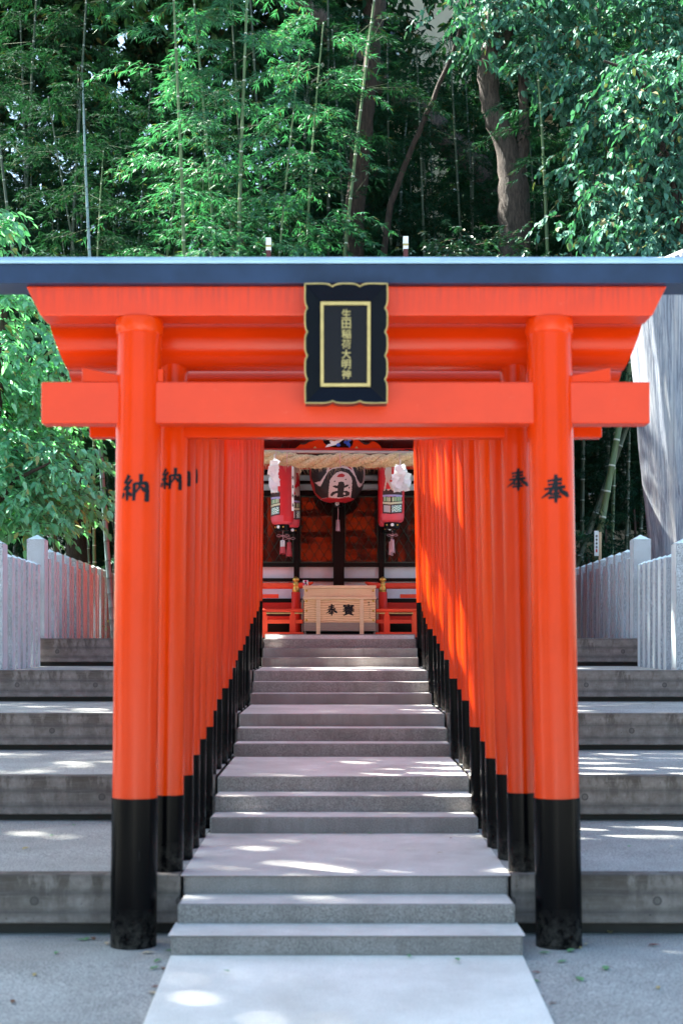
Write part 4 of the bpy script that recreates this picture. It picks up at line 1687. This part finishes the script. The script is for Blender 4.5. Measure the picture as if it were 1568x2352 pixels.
zt_ = pts[-1][2]
mb.v = [(x, y, z_ + (.62 * max(0, x - x_s) if z_ > zt_ - .08 else 0)) for x, y, z_ in mb.v]
mb.build('shaft', M['timber'], T)
# small dark ribbed roof
d = 21.6
S_ = thing('small_shed', 'small dark ribbed gable-roofed shed behind the right stone fence', 'shed', (at(1520, 1300, d).x, d, 1.9))
xa, xm, xb = at(1490, 0, d).x, at(1523, 0, d).x, at(1600, 0, d).x
zr_, ze_ = at(0, 1243, d).z, at(0, 1262, d).z
mb = MB(); mb.prism([(xa - .02, ze_), (xm, zr_), (xm + (xm - xa), ze_), (xm + (xm - xa), ze_ + .02), (xm, zr_ + .03), (xa - .02, ze_ + .02)], 'y', d - .1, d + 1.2)
mb.build('roof', M['cap_metal'], S_)
mb = MB(); mb.prism([(xa, 1.9), (2 * xm - xa, 1.9), (2 * xm - xa, ze_ - .003), (xm, zr_ - .004), (xa, ze_ - .003)], 'y', d, d + 1.1)
bw = mb.build('ribbed_wall', M['sheet_dark'], S_)
mb = MB()
x = xa + .02
while x < 2 * xm - xa - .02:
    mb.box(x, x + .008, d - .012, d - .001, 1.95, ze_ - .01 + (zr_ - ze_) * (1 - abs(x - xm) / (xm - xa)))
    x += .035
mb.build('rib', M['cap_metal'], bw)
# slim notice board
d = 23.0
nb_ = thing('notice_board', 'slim white notice board on a post behind the right stone fence', 'sign', (at(1368, 1300, d).x, d, 1.9))
a, b = at(1364, 1219, d), at(1374, 1277, d)
mb = MB(); mb.box(a.x, b.x, d, d + .02, b.z, a.z); mb.build('board', M['paper'], nb_, bevel=.002)
mb = MB(); mb.box(b.x + .004, b.x + .045, d + .0, d + .05, 1.9, a.z - .02); mb.build('post', M['wood_plain'], nb_)
mb = MB()
for i in range(4):
    xm_, zm_ = (a.x + b.x) / 2, a.z - .09 - i * .06
    brush(mb, [[(-.3, .3, .14), (.3, .34, .14)], [(-.4, 0, .14), (.4, .04, .14)], [(0, .45, .16), (.05, -.45, .12)]], lambda p, q, l: (xm_ + p * .04, d - .002 - l, zm_ + q * .045))
mb.build('lettering', M['ink'], nb_)
mb = MB()
mb.box((a.x + b.x) / 2 - .012, (a.x + b.x) / 2 + .012, d - .004, d - .001, b.z + .06, b.z + .11)
mb.build('red_mark', M['lan_body'], nb_)

# ------------------------------------------------------------------ building far behind the grove
d = 44.0
BD = thing('apartment_block', 'pale beige building showing through gaps high behind the trees', 'building', (7, d, 2))
mb = MB(); mb.box(-1.2, 17, d, d + 8, 2, 27); mb.build('wall', M['beige'], BD)
for zq in (5.2, 9.6, 14.0, 18.2, 22.6):
    mb = MB(); mb.box(-1.25, 17.05, d - .35, d - .002, zq, zq + .28); mb.build('ledge', M['rust'], BD)
for zq in (6.6, 11, 15.4, 19.8, 24):
    for xq in (.4, 3.6, 6.8, 10, 13.2):
        mb = MB(); mb.box(xq, xq + 1.5, d - .05, d + .02, zq, zq + 1.6); w = mb.build('window', M['white_wall'], BD)
        mb = MB(); mb.box(xq + .08, xq + 1.42, d - .07, d - .052, zq + .08, zq + 1.52); mb.build('pane', M['pane'], w)
mb = MB(); mb.tube([(9, d - .5, 5.0), (9, d - .5, 24)], .12, 10); mb.build('drain_pipe', M['beige'], BD)
# low garden wall right behind the culms on the right
d = 31.0
mb = MB(); mb.box(3.6, 14, d, d + .2, 1.9, 4.4)
tag(mb.build('garden_wall', M['beige'], loc=(6, d, 1.9)), 'low beige rendered wall behind the leaning bamboo on the right', 'wall')

# ------------------------------------------------------------------ bamboo grove
VAR = [gen_bamboo(11, 12.5, .042, .10, 3, .4), gen_bamboo(12, 11.5, .036, .14, 3, .5), gen_bamboo(13, 13.0, .046, .10, 3, .3),
       gen_bamboo(14, 10.5, .030, .06, 3, .7), gen_bamboo(15, 12.0, .040, .30, 2, .4), gen_bamboo(16, 11.0, .052, .34, 2, .3)]
BM = {}


def bamboo(vi, x, y, z0, label, group, dark, tilt=(0, 0), rz=0.0, sc_=1.0, culm='green', fol=True):
    o = thing('bamboo', label, 'bamboo', (x, y, z0), group)
    o.rotation_euler = (Matrix.Rotation(tilt[0], 3, 'Y') @ Matrix.Rotation(tilt[1], 3, 'X') @ Matrix.Rotation(rz, 3, 'Z')).to_euler()
    o.scale = (sc_, sc_, sc_)
    keyc = (vi, 'c', culm)
    keyf = (vi, 'f', dark)
    V2, F2, rg, LV, LF, nc = VAR[vi]
    if keyc not in BM:
        c = np_obj('culm', V2, F2, [M['culm_' + culm], M['bamboo_twig']], o, ring=rg)
        mi = np.zeros(len(F2), np.int32); mi[nc:] = 1
        c.data.polygons.foreach_set('material_index', mi)
        BM[keyc] = c
    else:
        c = BM[keyc].copy(); COL.objects.link(c); c.parent = o
    if fol:
        if keyf not in BM:
            f = np_obj('foliage', LV, LF, M['leaf_bamboo_shaded' if dark else 'leaf_bamboo'], o)
            BM[keyf] = f
        else:
            f = BM[keyf].copy(); COL.objects.link(f); f.parent = o
    return o


def culm_at(u0, v0, u1, v1, d, vi, label, dark, sc_=1.0, culm='green', fol=True, rz=0.0):
    """a culm passing through two places of the photograph at depth d"""
    a, b = at(u0, v0, d), at(u1, v1, d)
    if a.z > b.z:
        a, b = b, a
    sl = (b.x - a.x) / (b.z - a.z)
    x0 = a.x - sl * (a.z - 1.9)
    return bamboo(vi, x0, d, 1.9, label, 'bamboo behind the shrine', dark, (math.atan(sl), 0), rz, sc_, culm, fol)


culm_at(549, 10, 547, 590, 24.2, 2, 'tallest straight green bamboo with bright feathery sprays above the left of the front gate', False, 1.0, 'green')
culm_at(487, 60, 503, 590, 24.9, 0, 'green bamboo just left of the tallest straight one', False, .98, 'green', rz=2)
culm_at(815, 190, 785, 590, 25.3, 2, 'bamboo leaning right above the name plaque', True, 1.0, 'green', rz=1)
culm_at(866, 90, 858, 560, 27.5, 3, 'thin bamboo right of the leaning one above the plaque', True, 1.0, 'dark', rz=4)
culm_at(1033, 0, 1048, 540, 26.5, 4, 'thin pale-ringed bamboo left of the forked tree', True, .62, 'green', rz=2, fol=True)
culm_at(1258, 160, 1268, 590, 24.6, 5, 'straight grey-green bamboo right of the forked tree trunk', True, .98, 'green', fol=True)
culm_at(105, 60, 168, 510, 26.0, 1, 'slim grey bamboo leaning left at the upper left', True, .9, 'dark', rz=3)
culm_at(383, 200, 366, 520, 26.5, 1, 'thin bamboo behind the bright sprays on their left', True, .9, 'green', rz=5)
culm_at(348, 200, 320, 560, 27.0, 0, 'grey bamboo at the left edge of the bright sprays', True, .9, 'dark', rz=1)
culm_at(229, 1013, 252, 1330, 23.2, 5, 'pale blue bamboo beside the left post of the front gate', True, .85, 'blue', rz=2)
culm_at(213, 1030, 218, 1300, 24.0, 4, 'slim grey-green bamboo left of the pale blue one', True, .70, 'green', rz=2)
culm_at(196, 1060, 206, 1290, 24.8, 4, 'thinnest dark bamboo beside the dark trunk at the left', True, .6, 'dark', rz=5)
culm_at(35, 690, 78, 950, 22.8, 4, 'dark bamboo rising behind the bright leafy tree at the left', True, .9, 'dark', rz=2)
culm_at(1422, 975, 1376, 1235, 24.3, 5, 'thick green bamboo leaning right beside the right post of the front gate', True, 1.12, 'green', rz=4)
culm_at(1398, 1090, 1345, 1235, 25.2, 5, 'dark thick leaning bamboo behind the green leaning one on the right', True, 1.05, 'dark', rz=1)
culm_at(1409, 1080, 1407, 1235, 25.6, 4, 'upright thin bamboo right of the thick leaning one', True, .8, 'green', rz=3)
culm_at(1442, 1080, 1436, 1235, 26.2, 4, 'upright dark bamboo just left of the timber pillar', True, .85, 'dark', rz=6)
culm_at(437, 400, 447, 590, 27.2, 0, 'thin bamboo standing between the bright bamboo and the dark left grove', True, .8, 'green', rz=5.4)
# bright companions whose sprays make the light mass
for (u, d, vi, rz) in ((430, 23.9, 0, 3.4), (620, 24.6, 3, .4), (690, 25.2, 1, 5.0)):
    bamboo(vi, at(u, 0, d).x, d, 1.9, 'bright green leafy bamboo in the sunlit mass around the tallest bamboo', 'sunlit leafy bamboo', False, (rng.normal(0, .02), 0), rz, 1.0, 'green')
# the dark grove
gi = 0
for row, (yy, n_) in enumerate(((27.2, 15), (28.4, 17), (29.6, 18), (31.4, 20), (33.4, 20), (35.4, 20))):
    for i in range(n_):
        u = -180 + (1568 + 420) * (i + rng.uniform(.15, .85)) / n_
        d = yy + rng.uniform(-.6, .6)
        p = at(u, 0, d)
        if (940 < u < 1060 and row in (1, 3)) or (1090 < u < 1240 and row == 0):
            continue
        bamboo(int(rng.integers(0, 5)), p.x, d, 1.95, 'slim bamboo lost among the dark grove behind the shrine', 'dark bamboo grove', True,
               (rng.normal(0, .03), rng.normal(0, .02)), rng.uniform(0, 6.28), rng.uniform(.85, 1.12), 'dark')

# ------------------------------------------------------------------ trees
def tree_obj(name, label, cat, loc, group=None):
    return thing(name, label, cat, loc, group)


def limb_mesh(parent, name, m, limbs):
    mb = MB()
    for pts, rad in limbs:
        P_, Rr = [], []
        for i in range(len(pts) - 1):
            for t in np.linspace(0, 1, 5, endpoint=False):
                P_.append(Vector(pts[i]).lerp(Vector(pts[i + 1]), t) + Vector((rng.normal(0, .012), 0, 0)))
                Rr.append((rad[i] + (rad[i + 1] - rad[i]) * t) * (1 + rng.normal(0, .03)))
        P_.append(Vector(pts[-1])); Rr.append(rad[-1])
        mb.tube(P_, Rr, 14)
    return mb.build(name, m, parent)


def crown(parent, C, AZ, EL, L, nl, lL, lW, m, twig_r=.006, **kw):
    off = np.array(OFF[parent.name])
    PP, DD, ll, ww, tw = sprays(C - off, AZ, EL, L, nl, lL, lW, **kw)
    V, Fq = leaves_broad(PP, DD, ll, ww)
    TV, TF = twig_mesh(*tw, r=twig_r)
    c = np_obj('crown', np.concatenate([V, TV]), np.concatenate([Fq, TF + len(V)]), [m, M['twig']], parent)
    mi = np.zeros(len(Fq) + len(TF), np.int32); mi[len(Fq):] = 1
    c.data.polygons.foreach_set('material_index', mi)
    return c


# forked camphor trunk
d = 25.6
ft = tree_obj('camphor_tree', 'big forked grey-brown tree trunk rising behind the shrine, right of centre', 'tree', at(1178, 598, d))
A = lambda u, v, dd=d: at(u, v, dd)
limb_mesh(ft, 'trunk', M['bark'], [
    ([A(1172, 1400), A(1176, 640), A(1182, 520), A(1180, 430), A(1160, 330), A(1128, 250), A(1118, 180), (at(1126, 100, d)), at(1150, -60, d)], [.46, .30, .29, .27, .20, .19, .18, .17, .14]),
    ([A(1185, 430), A(1196, 350), A(1204, 290), A(1200, 200), A(1200, 60), A(1215, -80)], [.19, .13, .10, .085, .08, .06]),
    ([A(1120, 190), A(1150, 130), A(1175, 60), A(1200, -60)], [.15, .14, .12, .1])])
d2 = 26.4
dk = tree_obj('tree', 'dark brown straight tree trunk behind the bamboo above the plaque', 'tree', at(825, 598, d2))
limb_mesh(dk, 'trunk', M['bark_dark'], [([at(800, 1400, d2), at(812, 500, d2), at(832, 300, d2), at(850, 160, d2), at(880, -60, d2)], [.22, .19, .18, .15, .12])])
ds2 = 26.0
dg_ = tree_obj('tree', 'thin dark tree trunk slanting up to the right between bamboo and forked tree', 'tree', at(905, 500, ds2))
limb_mesh(dg_, 'trunk', M['bark_dark'], [([at(830, 1000, ds2), at(895, 470, ds2), at(950, 330, ds2), at(1000, 210, ds2), at(1040, 125, ds2), at(1090, -40, ds2)], [.07, .058, .048, .042, .036, .028])])
d3 = 25.8
lt = tree_obj('tree', 'dark brown tree trunk standing behind the left stone fence', 'tree', at(178, 1300, d3))
limb_mesh(lt, 'trunk', M['bark_dark'], [([at(190, 1440, d3), at(180, 1250, d3), at(168, 1050, d3), at(150, 800, d3), at(150, 640, d3)], [.30, .22, .19, .15, .05])])

ev_n = 0
for (u, d, h) in ((-420, 37.5, 25), (-250, 38.6, 24), (-100, 37.5, 24), (60, 38.5, 26), (230, 37, 25), (390, 38.5, 26), (540, 37.3, 25), (690, 38.6, 24), (840, 37.4, 23), (1130, 38.2, 19), (1290, 37, 23), (1450, 38.5, 24), (1620, 37.4, 24)):
    p = at(u, 0, d)
    et = tree_obj('evergreen_tree', 'dense dark evergreen tree closing the view behind the bamboo grove', 'tree', (p.x, d, 2.0), 'evergreens behind the grove')
    limb_mesh(et, 'trunk', M['bark_dark'], [([(p.x, d, 2), (p.x + .2, d, h * .5), (p.x, d, h * .9)], [.3, .22, .06])])
    nn = 300
    q = rng.normal(0, 1, (nn, 3)); q /= np.linalg.norm(q, axis=1, keepdims=True)
    q *= rng.uniform(.2, 1, (nn, 1)) ** .5
    Cc = np.array([p.x, d, 2 + h * .52]) + q * np.array([1.7, 1.5, h * .5])
    Cc = np.repeat(Cc, 5, 0) + rng.normal(0, .28, (nn * 5, 3))
    crown(et, Cc, rng.uniform(0, 6.28, len(Cc)), rng.normal(0, .3, len(Cc)), rng.uniform(.4, .8, len(Cc)), 9, .24, .12, M['leaf_evergreen'], droop=.5, leaf_el=-.4)
# crown of the forked tree: drooping sprays of broad leaves at the upper right
def uv_cloud(n, poly, d0, d1):
    us = [p[0] for p in poly]; vs = [p[1] for p in poly]
    out = []
    while len(out) < n:
        u, v = rng.uniform(min(us), max(us)), rng.uniform(min(vs), max(vs))
        if inpoly(u, v, poly):
            out.append(tuple(at(u, v, rng.uniform(d0, d1))))
    return np.array(out)


def clumps(centres, per, spread, flat=.5):
    c = np.repeat(centres, per, 0)
    return c + rng.normal(0, 1, c.shape) * np.array([spread, spread, spread * flat])


C = clumps(uv_cloud(130, [(1040, -120), (1640, -120), (1640, 330), (1420, 300), (1300, 250), (1200, 130), (1060, 90)], 24.2, 26.4), 9, .30, .5)
crown(ft, C, rng.uniform(0, 6.28, len(C)), rng.normal(.1, .25, len(C)), rng.uniform(.3, .6, len(C)), 12, .125, .075, M['leaf_camphor'], droop=.7, leaf_el=-.6)
rt = tree_obj('broadleaf_tree', 'leafy tree with drooping blue-green leaves at the right edge above the gate', 'tree', at(1540, 598, 23.4))
C = clumps(uv_cloud(125, [(1420, 140), (1660, 100), (1660, 640), (1370, 640), (1340, 560), (1320, 380), (1370, 260)], 22.2, 24.6), 9, .26, .5)
crown(rt, C, rng.uniform(0, 6.28, len(C)), rng.normal(.1, .25, len(C)), rng.uniform(.3, .55, len(C)), 12, .12, .072, M['leaf_camphor'], droop=.8, leaf_el=-.6)
limb_mesh(rt, 'trunk', M['bark_dark'], [([at(1640, 1420, 23.6), at(1600, 700, 23.6), at(1560, 480, 23.6), at(1535, 350, 23.6), at(1560, 200, 23.6)], [.2, .16, .1, .08, .05]),
                                        ([at(1590, 640, 23.6), at(1520, 330, 23.4), at(1470, 170, 23.3), at(1385, 140, 23.3)], [.08, .05, .04, .02]),
                                        ([at(1600, 700, 23.5), at(1530, 345, 23.0), at(1490, 370, 22.9), at(1475, 430, 22.9)], [.06, .03, .02, .012])])
# bright leafy tree at the left
br = tree_obj('broadleaf_tree', 'bright green leafy tree spilling over the left stone fence', 'tree', at(40, 1300, 21.2))
C1 = clumps(uv_cloud(150, [(-260, 650), (60, 650), (110, 760), (150, 850), (170, 960), (180, 1060), (205, 1110), (185, 1165), (120, 1190), (50, 1215), (-260, 1280)], 20.6, 23.2), 10, .22, .55)
C2 = clumps(uv_cloud(10, [(-60, 430), (20, 450), (30, 620), (-60, 640)], 20.2, 21), 5, .12, .6)
C = np.concatenate([C1, C2])
n_ = len(C)
crown(br, C, rng.normal(-.5, 1.3, n_), rng.normal(.15, .3, n_), rng.uniform(.3, .6, n_), 11, .13, .072, M['leaf_lime'], droop=.6, leaf_el=-.5)
limb_mesh(br, 'trunk', M['bark_dark'], [([at(-60, 1440, 21.3), at(-40, 1200, 21.2), at(-10, 950, 21.1), at(10, 700, 21)], [.14, .12, .09, .05]),
                                        ([at(-40, 1200, 21.2), at(40, 1100, 20.8), at(120, 1060, 20.5)], [.05, .035, .015])])
# glossy shrub above the gate at the right of centre
sh = tree_obj('shrub', 'dark glossy shrub at the foot of the forked tree above the gate', 'shrub', at(1080, 640, 23.6))
C = clumps(uv_cloud(34, [(950, 565), (1040, 545), (1120, 530), (1220, 575), (1210, 640), (950, 640)], 23.2, 24.4), 6, .16, .6)
crown(sh, C, rng.uniform(0, 6.28, len(C)), rng.normal(.3, .3, len(C)), rng.uniform(.2, .4, len(C)), 10, .10, .045, M['leaf_shrub'], droop=.4, leaf_el=-.2)
limb_mesh(sh, 'trunk', M['twig'], [([at(1085, 1430, 23.8), at(1085, 900, 23.8), at(1080, 600, 23.8)], [.05, .04, .02])])
# low dark ferny plants behind the right fence
for (u, v, d) in ((1390, 1215, 24.2), (1455, 1170, 25.0), (1350, 1270, 23.6)):
    lp = tree_obj('shrub', {1390: 'dark spiky shrub behind the notice board', 1455: 'dark spiky shrub left of the timber pillar', 1350: 'dark low shrub beside the right gate post behind the fence'}[u], 'shrub', at(u, 1400, d), 'dark shrubs behind the right fence')
    C = clumps(np.array([tuple(at(u + rng.uniform(-30, 30), v + rng.uniform(-60, 60), d)) for _ in range(10)]), 5, .14, .7)
    off = np.array(OFF[lp.name])
    PP, DD, ll, ww, tw = sprays(C - off, rng.uniform(0, 6.28, len(C)), rng.normal(.2, .3, len(C)), rng.uniform(.2, .4, len(C)), 12, .16, .018, droop=.5, leaf_el=-.3)
    V, Fq = leaves_narrow(PP, DD, ll, ww)
    np_obj('crown', V, Fq, M['leaf_bamboo_shaded'], lp)
    limb_mesh(lp, 'trunk', M['twig'], [([at(u, 1440, d), at(u, v, d)], [.03, .02])])
# sprig growing at the left fence
sp_ = tree_obj('plant', 'tiny green sprig growing at the foot of the left fence on the top terrace', 'plant', at(247, 1462, 22.5))
C = np.array([tuple(at(245, 1450, 22.5)), tuple(at(246, 1445, 22.5)), tuple(at(243, 1435, 22.5))])
crown(sp_, C, np.array([2.0, 3.0, 1.0]), np.array([1.2, 1.0, 1.3]), np.array([.12, .15, .14]), 6, .04, .015, M['leaf_lime'], .003)

# unseen tall trees, added so that their crowns shade the stairs and gates
def added_canopy(label, base, limbs, centre, rad, n, seed):
    o = tree_obj('camphor_tree', label, 'tree', base)
    g3 = np.random.default_rng(seed)
    limb_mesh(o, 'trunk', M['bark'], limbs)
    q = g3.normal(0, 1, (n, 3)); q /= np.linalg.norm(q, axis=1, keepdims=True)
    q *= g3.uniform(.25, 1, (n, 1)) ** .5
    C = np.array(centre) + q * np.array(rad)
    C = np.repeat(C, 7, 0) + g3.normal(0, .35, (n * 7, 3))
    crown(o, C, g3.uniform(0, 6.28, len(C)), g3.normal(0, .3, len(C)), g3.uniform(.4, .8, len(C)), 10, .22, .13, M['leaf_canopy'], droop=.4, leaf_el=-.3)


added_canopy('unseen tall tree added so that its crown shades the left terraces', (-16.5, 18, 1),
       [([(-16.5, 18, 0), (-16.5, 18.5, 9), (-16, 19, 16), (-15, 20, 20)], [.6, .45, .3, .1])], (-14.3, 20.4, 20), (2.7, 5.4, 1.2), 230, 31)
added_canopy('unseen tall tree added left of the approach to shade the front gate', (-16, 11, 0),
       [([(-16, 11, -.3), (-15.8, 11.6, 8), (-14, 13, 15), (-11.6, 14.4, 20)], [.6, .42, .3, .1])], (-11.8, 13.7, 20), (5.4, 3.9, 1.3), 390, 52)
added_canopy('unseen tall tree added so that its crown shades the right terraces and fence', (-17, 23, 1.6),
       [([(-17, 23, 1.5), (-16, 23, 12), (-12, 22, 18), (-7, 21.5, 20)], [.55, .4, .25, .06])], (-6.9, 21.6, 20), (1.5, 6.4, .8), 180, 33)
added_canopy('unseen tall tree added so that its narrow crown shades the lowest right terrace', (-18, 15, .8),
       [([(-18, 15, .5), (-17.5, 15.2, 12), (-14, 16.5, 18), (-9, 17.3, 21)], [.5, .4, .25, .06])], (-9.0, 17.2, 21), (1.6, 1.6, .7), 50, 42)
added_canopy('unseen tall tree added to shade the outer side of the left gate posts', (-19, 24, 1.8),
       [([(-19, 24, 1.5), (-18, 24, 12), (-15, 23.5, 18), (-12.3, 23, 20.6)], [.5, .4, .25, .06])], (-12.4, 22.8, 20.6), (.8, 3.2, .7), 50, 43)
added_canopy('unseen tall tree added so that its thin crown dapples the stairs', (-18, 26, 1.8),
       [([(-18, 26, 1.5), (-17, 26, 12), (-13, 25, 18), (-9.6, 23, 20.5)], [.55, .4, .25, .06])], (-9.6, 23.4, 20.5), (1.7, 3.8, .8), 26, 38)
added_canopy('unseen tall evergreen added to shade the left of the bamboo grove', (-16, 36, 2), [([(-16, 36, 2), (-15, 35, 12), (-14.4, 35, 20)], [.6, .4, .2])], (-14.4, 34.8, 20), (4.8, 4.6, 4), 330, 39)  # evergreen crowns above the view, added to keep the grove dark
added_canopy('unseen tall evergreen added to shade the right of the bamboo grove', (7.5, 40, 2), [([(7.5, 40, 2), (4, 37, 14), (-4.2, 33.2, 20)], [.6, .4, .2])], (-4.2, 33.2, 20.4), (3.0, 4.0, 3.2), 190, 40)
added_canopy('unseen tall evergreen added to shade the back of the bamboo grove', (-9.5, 42, 2), [([(-9.5, 42, 2), (-9.5, 40, 12), (-9.5, 38.5, 22)], [.6, .4, .2])], (-9.5, 38.8, 22), (3.2, 3.2, 4), 200, 41)
added_canopy('unseen tree added behind the camera on the left to block sky', (-15, -9, -.3), [([(-15, -9, -.3), (-15, -9, 7)], [.4, .2])], (-14, -9, 6.5), (5, 5, 6.5), 220, 34)  # trees around the camera, added to narrow the sky that the posts reflect
added_canopy('unseen tree added left of the approach, level with the camera, to block sky', (-16, 2, -.3), [([(-16, 2, -.3), (-16, 2, 7)], [.4, .2])], (-12.5, 1.5, 6.0), (3.5, 6, 6), 220, 36)
added_canopy('unseen tree added right of the approach, level with the camera, to block sky', (16, 2, -.3), [([(16, 2, -.3), (16, 2, 7)], [.4, .2])], (12.5, 1.5, 6.0), (3.5, 6, 6), 220, 37)
added_canopy('unseen tree added behind the camera on the right to block sky', (15, -9, -.3), [([(15, -9, -.3), (15, -9, 7)], [.4, .2])], (14, -9, 6.5), (5, 5, 6.5), 220, 35)

# ------------------------------------------------------------------ fallen leaves
def fallen(x, y, z_, size, az, m, label, group):
    mb = MB()
    c, s = math.cos(az), math.sin(az)
    v = []
    for (l, w, h) in ((-.5, 0, .0), (-.18, .2, .12), (.2, .17, .14), (.5, 0, .06), (.2, -.17, .10), (-.18, -.2, .16), (0, 0, .03)):
        v.append((x + (l * c - w * s) * size, y + (l * s + w * c) * size, z_ + .004 + h * size * .6))
    mb.add(v, [(0, 6, 1), (1, 6, 2), (2, 6, 3), (3, 6, 4), (4, 6, 5), (5, 6, 0)], 0, True)
    tag(mb.build('fallen_leaf', m, loc=(x, y, z_)), label, 'leaf', group)


def leaf_uv(u, v, zlev, m, label, group, size=.07):
    d = (CZ - zlev) * F0 / (v - HV)
    p = at(u, v, d)
    fallen(p.x, p.y, zlev, size * rng.uniform(.8, 1.25), rng.uniform(0, 3.14), M['fallen_' + m], label, group)


def gz(v):
    # level of the sloping ground that shows at row v
    z_ = 0.0
    for _ in range(30):
        d = (CZ - z_) * F0 / (v - HV)
        z_ = ground_z(d) - .022
    return z_


for (u, v, m) in ((690, 2190, 'brown'),):
    leaf_uv(u, v, gz(v) + .03, m, 'brown fallen leaf on the pale walkway just below the first step', None, .06)
for (u, v, m) in ((520, 2232, 'green'), (940, 2197, 'green'), (1050, 2205, 'green')):
    leaf_uv(u, v, gz(v) + .03, m, 'pale green fallen leaf lying on the pale walkway', 'green leaves on the walkway', .06)
for (u, v, m) in ((1310, 2185, 'green'), (1250, 2190, 'green'), (1290, 2210, 'green'), (1330, 2250, 'green'), (1390, 2225, 'green'), (1420, 2140, 'green'), (1400, 2142, 'yellow')):
    leaf_uv(u, v, gz(v), m, 'green or yellow fallen leaf on the grey ground near the right front post', 'leaves near the right post', .085)
for (u, v, m) in ((1330, 2178, 'yellow'), (1345, 2170, 'pale'), (1230, 2235, 'red'), (1226, 2255, 'green'), (1240, 2290, 'brown'), (1268, 2306, 'brown')):
    leaf_uv(u, v, gz(v), m, 'small fallen leaf along the right edge of the pale walkway', 'leaves along the right walkway edge', .06)
leaf_uv(1500, 2172, gz(2172), 'red', 'dark red fallen leaf alone on the grey ground at the far right', None, .085)
leaf_uv(1510, 2270, gz(2270), 'yellow', 'tan fallen leaf alone on the grey ground at the lower right', None, .06)
for (u, v, m) in ((340, 2190, 'pale'), (362, 2208, 'green'), (355, 2225, 'green'), (375, 2226, 'brown'), (350, 2282, 'pale'), (358, 2268, 'red'), (392, 2185, 'green')):
    leaf_uv(u, v, gz(v), m, 'small fallen leaf along the left edge of the pale walkway', 'leaves along the left walkway edge', .07)
for (u, v, m) in ((200, 2158, 'green'), (215, 2157, 'brown'), (185, 2160, 'green'), (245, 2168, 'pale'), (80, 2240, 'yellow'), (30, 2302, 'brown'), (130, 2190, 'green')):
    leaf_uv(u, v, gz(v), m, 'fallen leaf on the grey ground left of the left front post', 'leaves left of the left post', .07)
for (u, v, m) in ((635, 1914, 'brown'), (720, 1916, 'green'), (745, 1914, 'green'), (790, 1915, 'yellow'), (850, 1915, 'green'), (930, 1912, 'green'), (955, 1914, 'green'), (1035, 1926, 'red'), (1010, 1960, 'pale')):
    leaf_uv(u, v, .374, m, 'small fallen leaf on the first stone landing', 'leaves on the first landing', .05)
for (u, v, m) in ((1445, 1945, 'green'), (1500, 1885, 'green'), (1540, 1945, 'pale')):
    leaf_uv(u, v, terr_z(0, 10.0) + .01, m, 'fallen leaf on the lowest right terrace', 'leaves on the lowest right terrace', .075)
for (u, v, m) in ((170, 1896, 'green'), (60, 1950, 'yellow'), (120, 1920, 'green')):
    leaf_uv(u, v, terr_z(0, 10.0) + .01, m, 'fallen leaf on the lowest left terrace', 'leaves on the lowest left terrace', .075)
for (u, v, m) in ((870, 1728, 'green'), (940, 1732, 'yellow'), (1450, 1738, 'yellow')):
    leaf_uv(u, v, terr_z(1, 13.0) + .008, m, 'tiny fallen leaf on the second level above the ground', 'leaves on the second level', .06)
for (u, v, m) in ((240, 1613, 'yellow'), (1500, 1618, 'pale'), (760, 1618, 'green'), (785, 1617, 'yellow')):
    leaf_uv(u, v, terr_z(2, 15.2) + .008, m, 'tiny fallen leaf on the third level above the ground', 'leaves on the third level', .07)

# ------------------------------------------------------------------ light, sky, camera
EL, AZ = R(54), R(-58)
s = Vector((math.sin(AZ) * math.cos(EL), math.cos(AZ) * math.cos(EL), math.sin(EL)))
L_ = bpy.data.lights.new('sun', 'SUN')
L_.energy = 5.0
L_.angle = R(.53)
L_.color = (1, .965, .85)
lo = bpy.data.objects.new('sun', L_)
COL.objects.link(lo)
lo.rotation_euler = s.to_track_quat('Z', 'Y').to_euler()
lo.location = (0, 0, 30)
w = bpy.data.worlds.new('World')
sc.world = w
w.use_nodes = True
nt = w.node_tree
sky = nt.nodes.new('ShaderNodeTexSky')
sky.sky_type = 'NISHITA'
sky.sun_disc = False
sky.dust_density = 2.0
sky.ozone_density = .4
sky.sun_elevation = EL
sky.sun_rotation = AZ
nt.links.new(mix(nt, 1.0, sky.outputs[0], (.89, 1.02, .99), 'MULTIPLY'), nt.nodes['Background'].inputs[0])
nt.nodes['Background'].inputs[1].default_value = .055

cam = bpy.data.cameras.new('camera')
cam.sensor_fit = 'VERTICAL'
cam.sensor_height = 36
cam.lens = F0 / 2352 * 36
cam.shift_x = (784 - HU) / 2352
cam.shift_y = (HV - 1176) / 2352
cam.clip_start = .1
cam.clip_end = 500
cam.dof.use_dof = True
cam.dof.focus_distance = 20.5
cam.dof.aperture_fstop = 2.2
co = bpy.data.objects.new('camera', cam)
COL.objects.link(co)
co.location = (CX, 0, CZ)
co.rotation_euler = (R(90), 0, 0)
sc.camera = co
sc.view_settings.view_transform = 'Standard'
sc.view_settings.look = 'None'
sc.view_settings.exposure = 3.14
sc.view_settings.gamma = 1
sc.cycles.max_bounces = 8
sc.cycles.diffuse_bounces = 4
sc.cycles.use_denoising = True
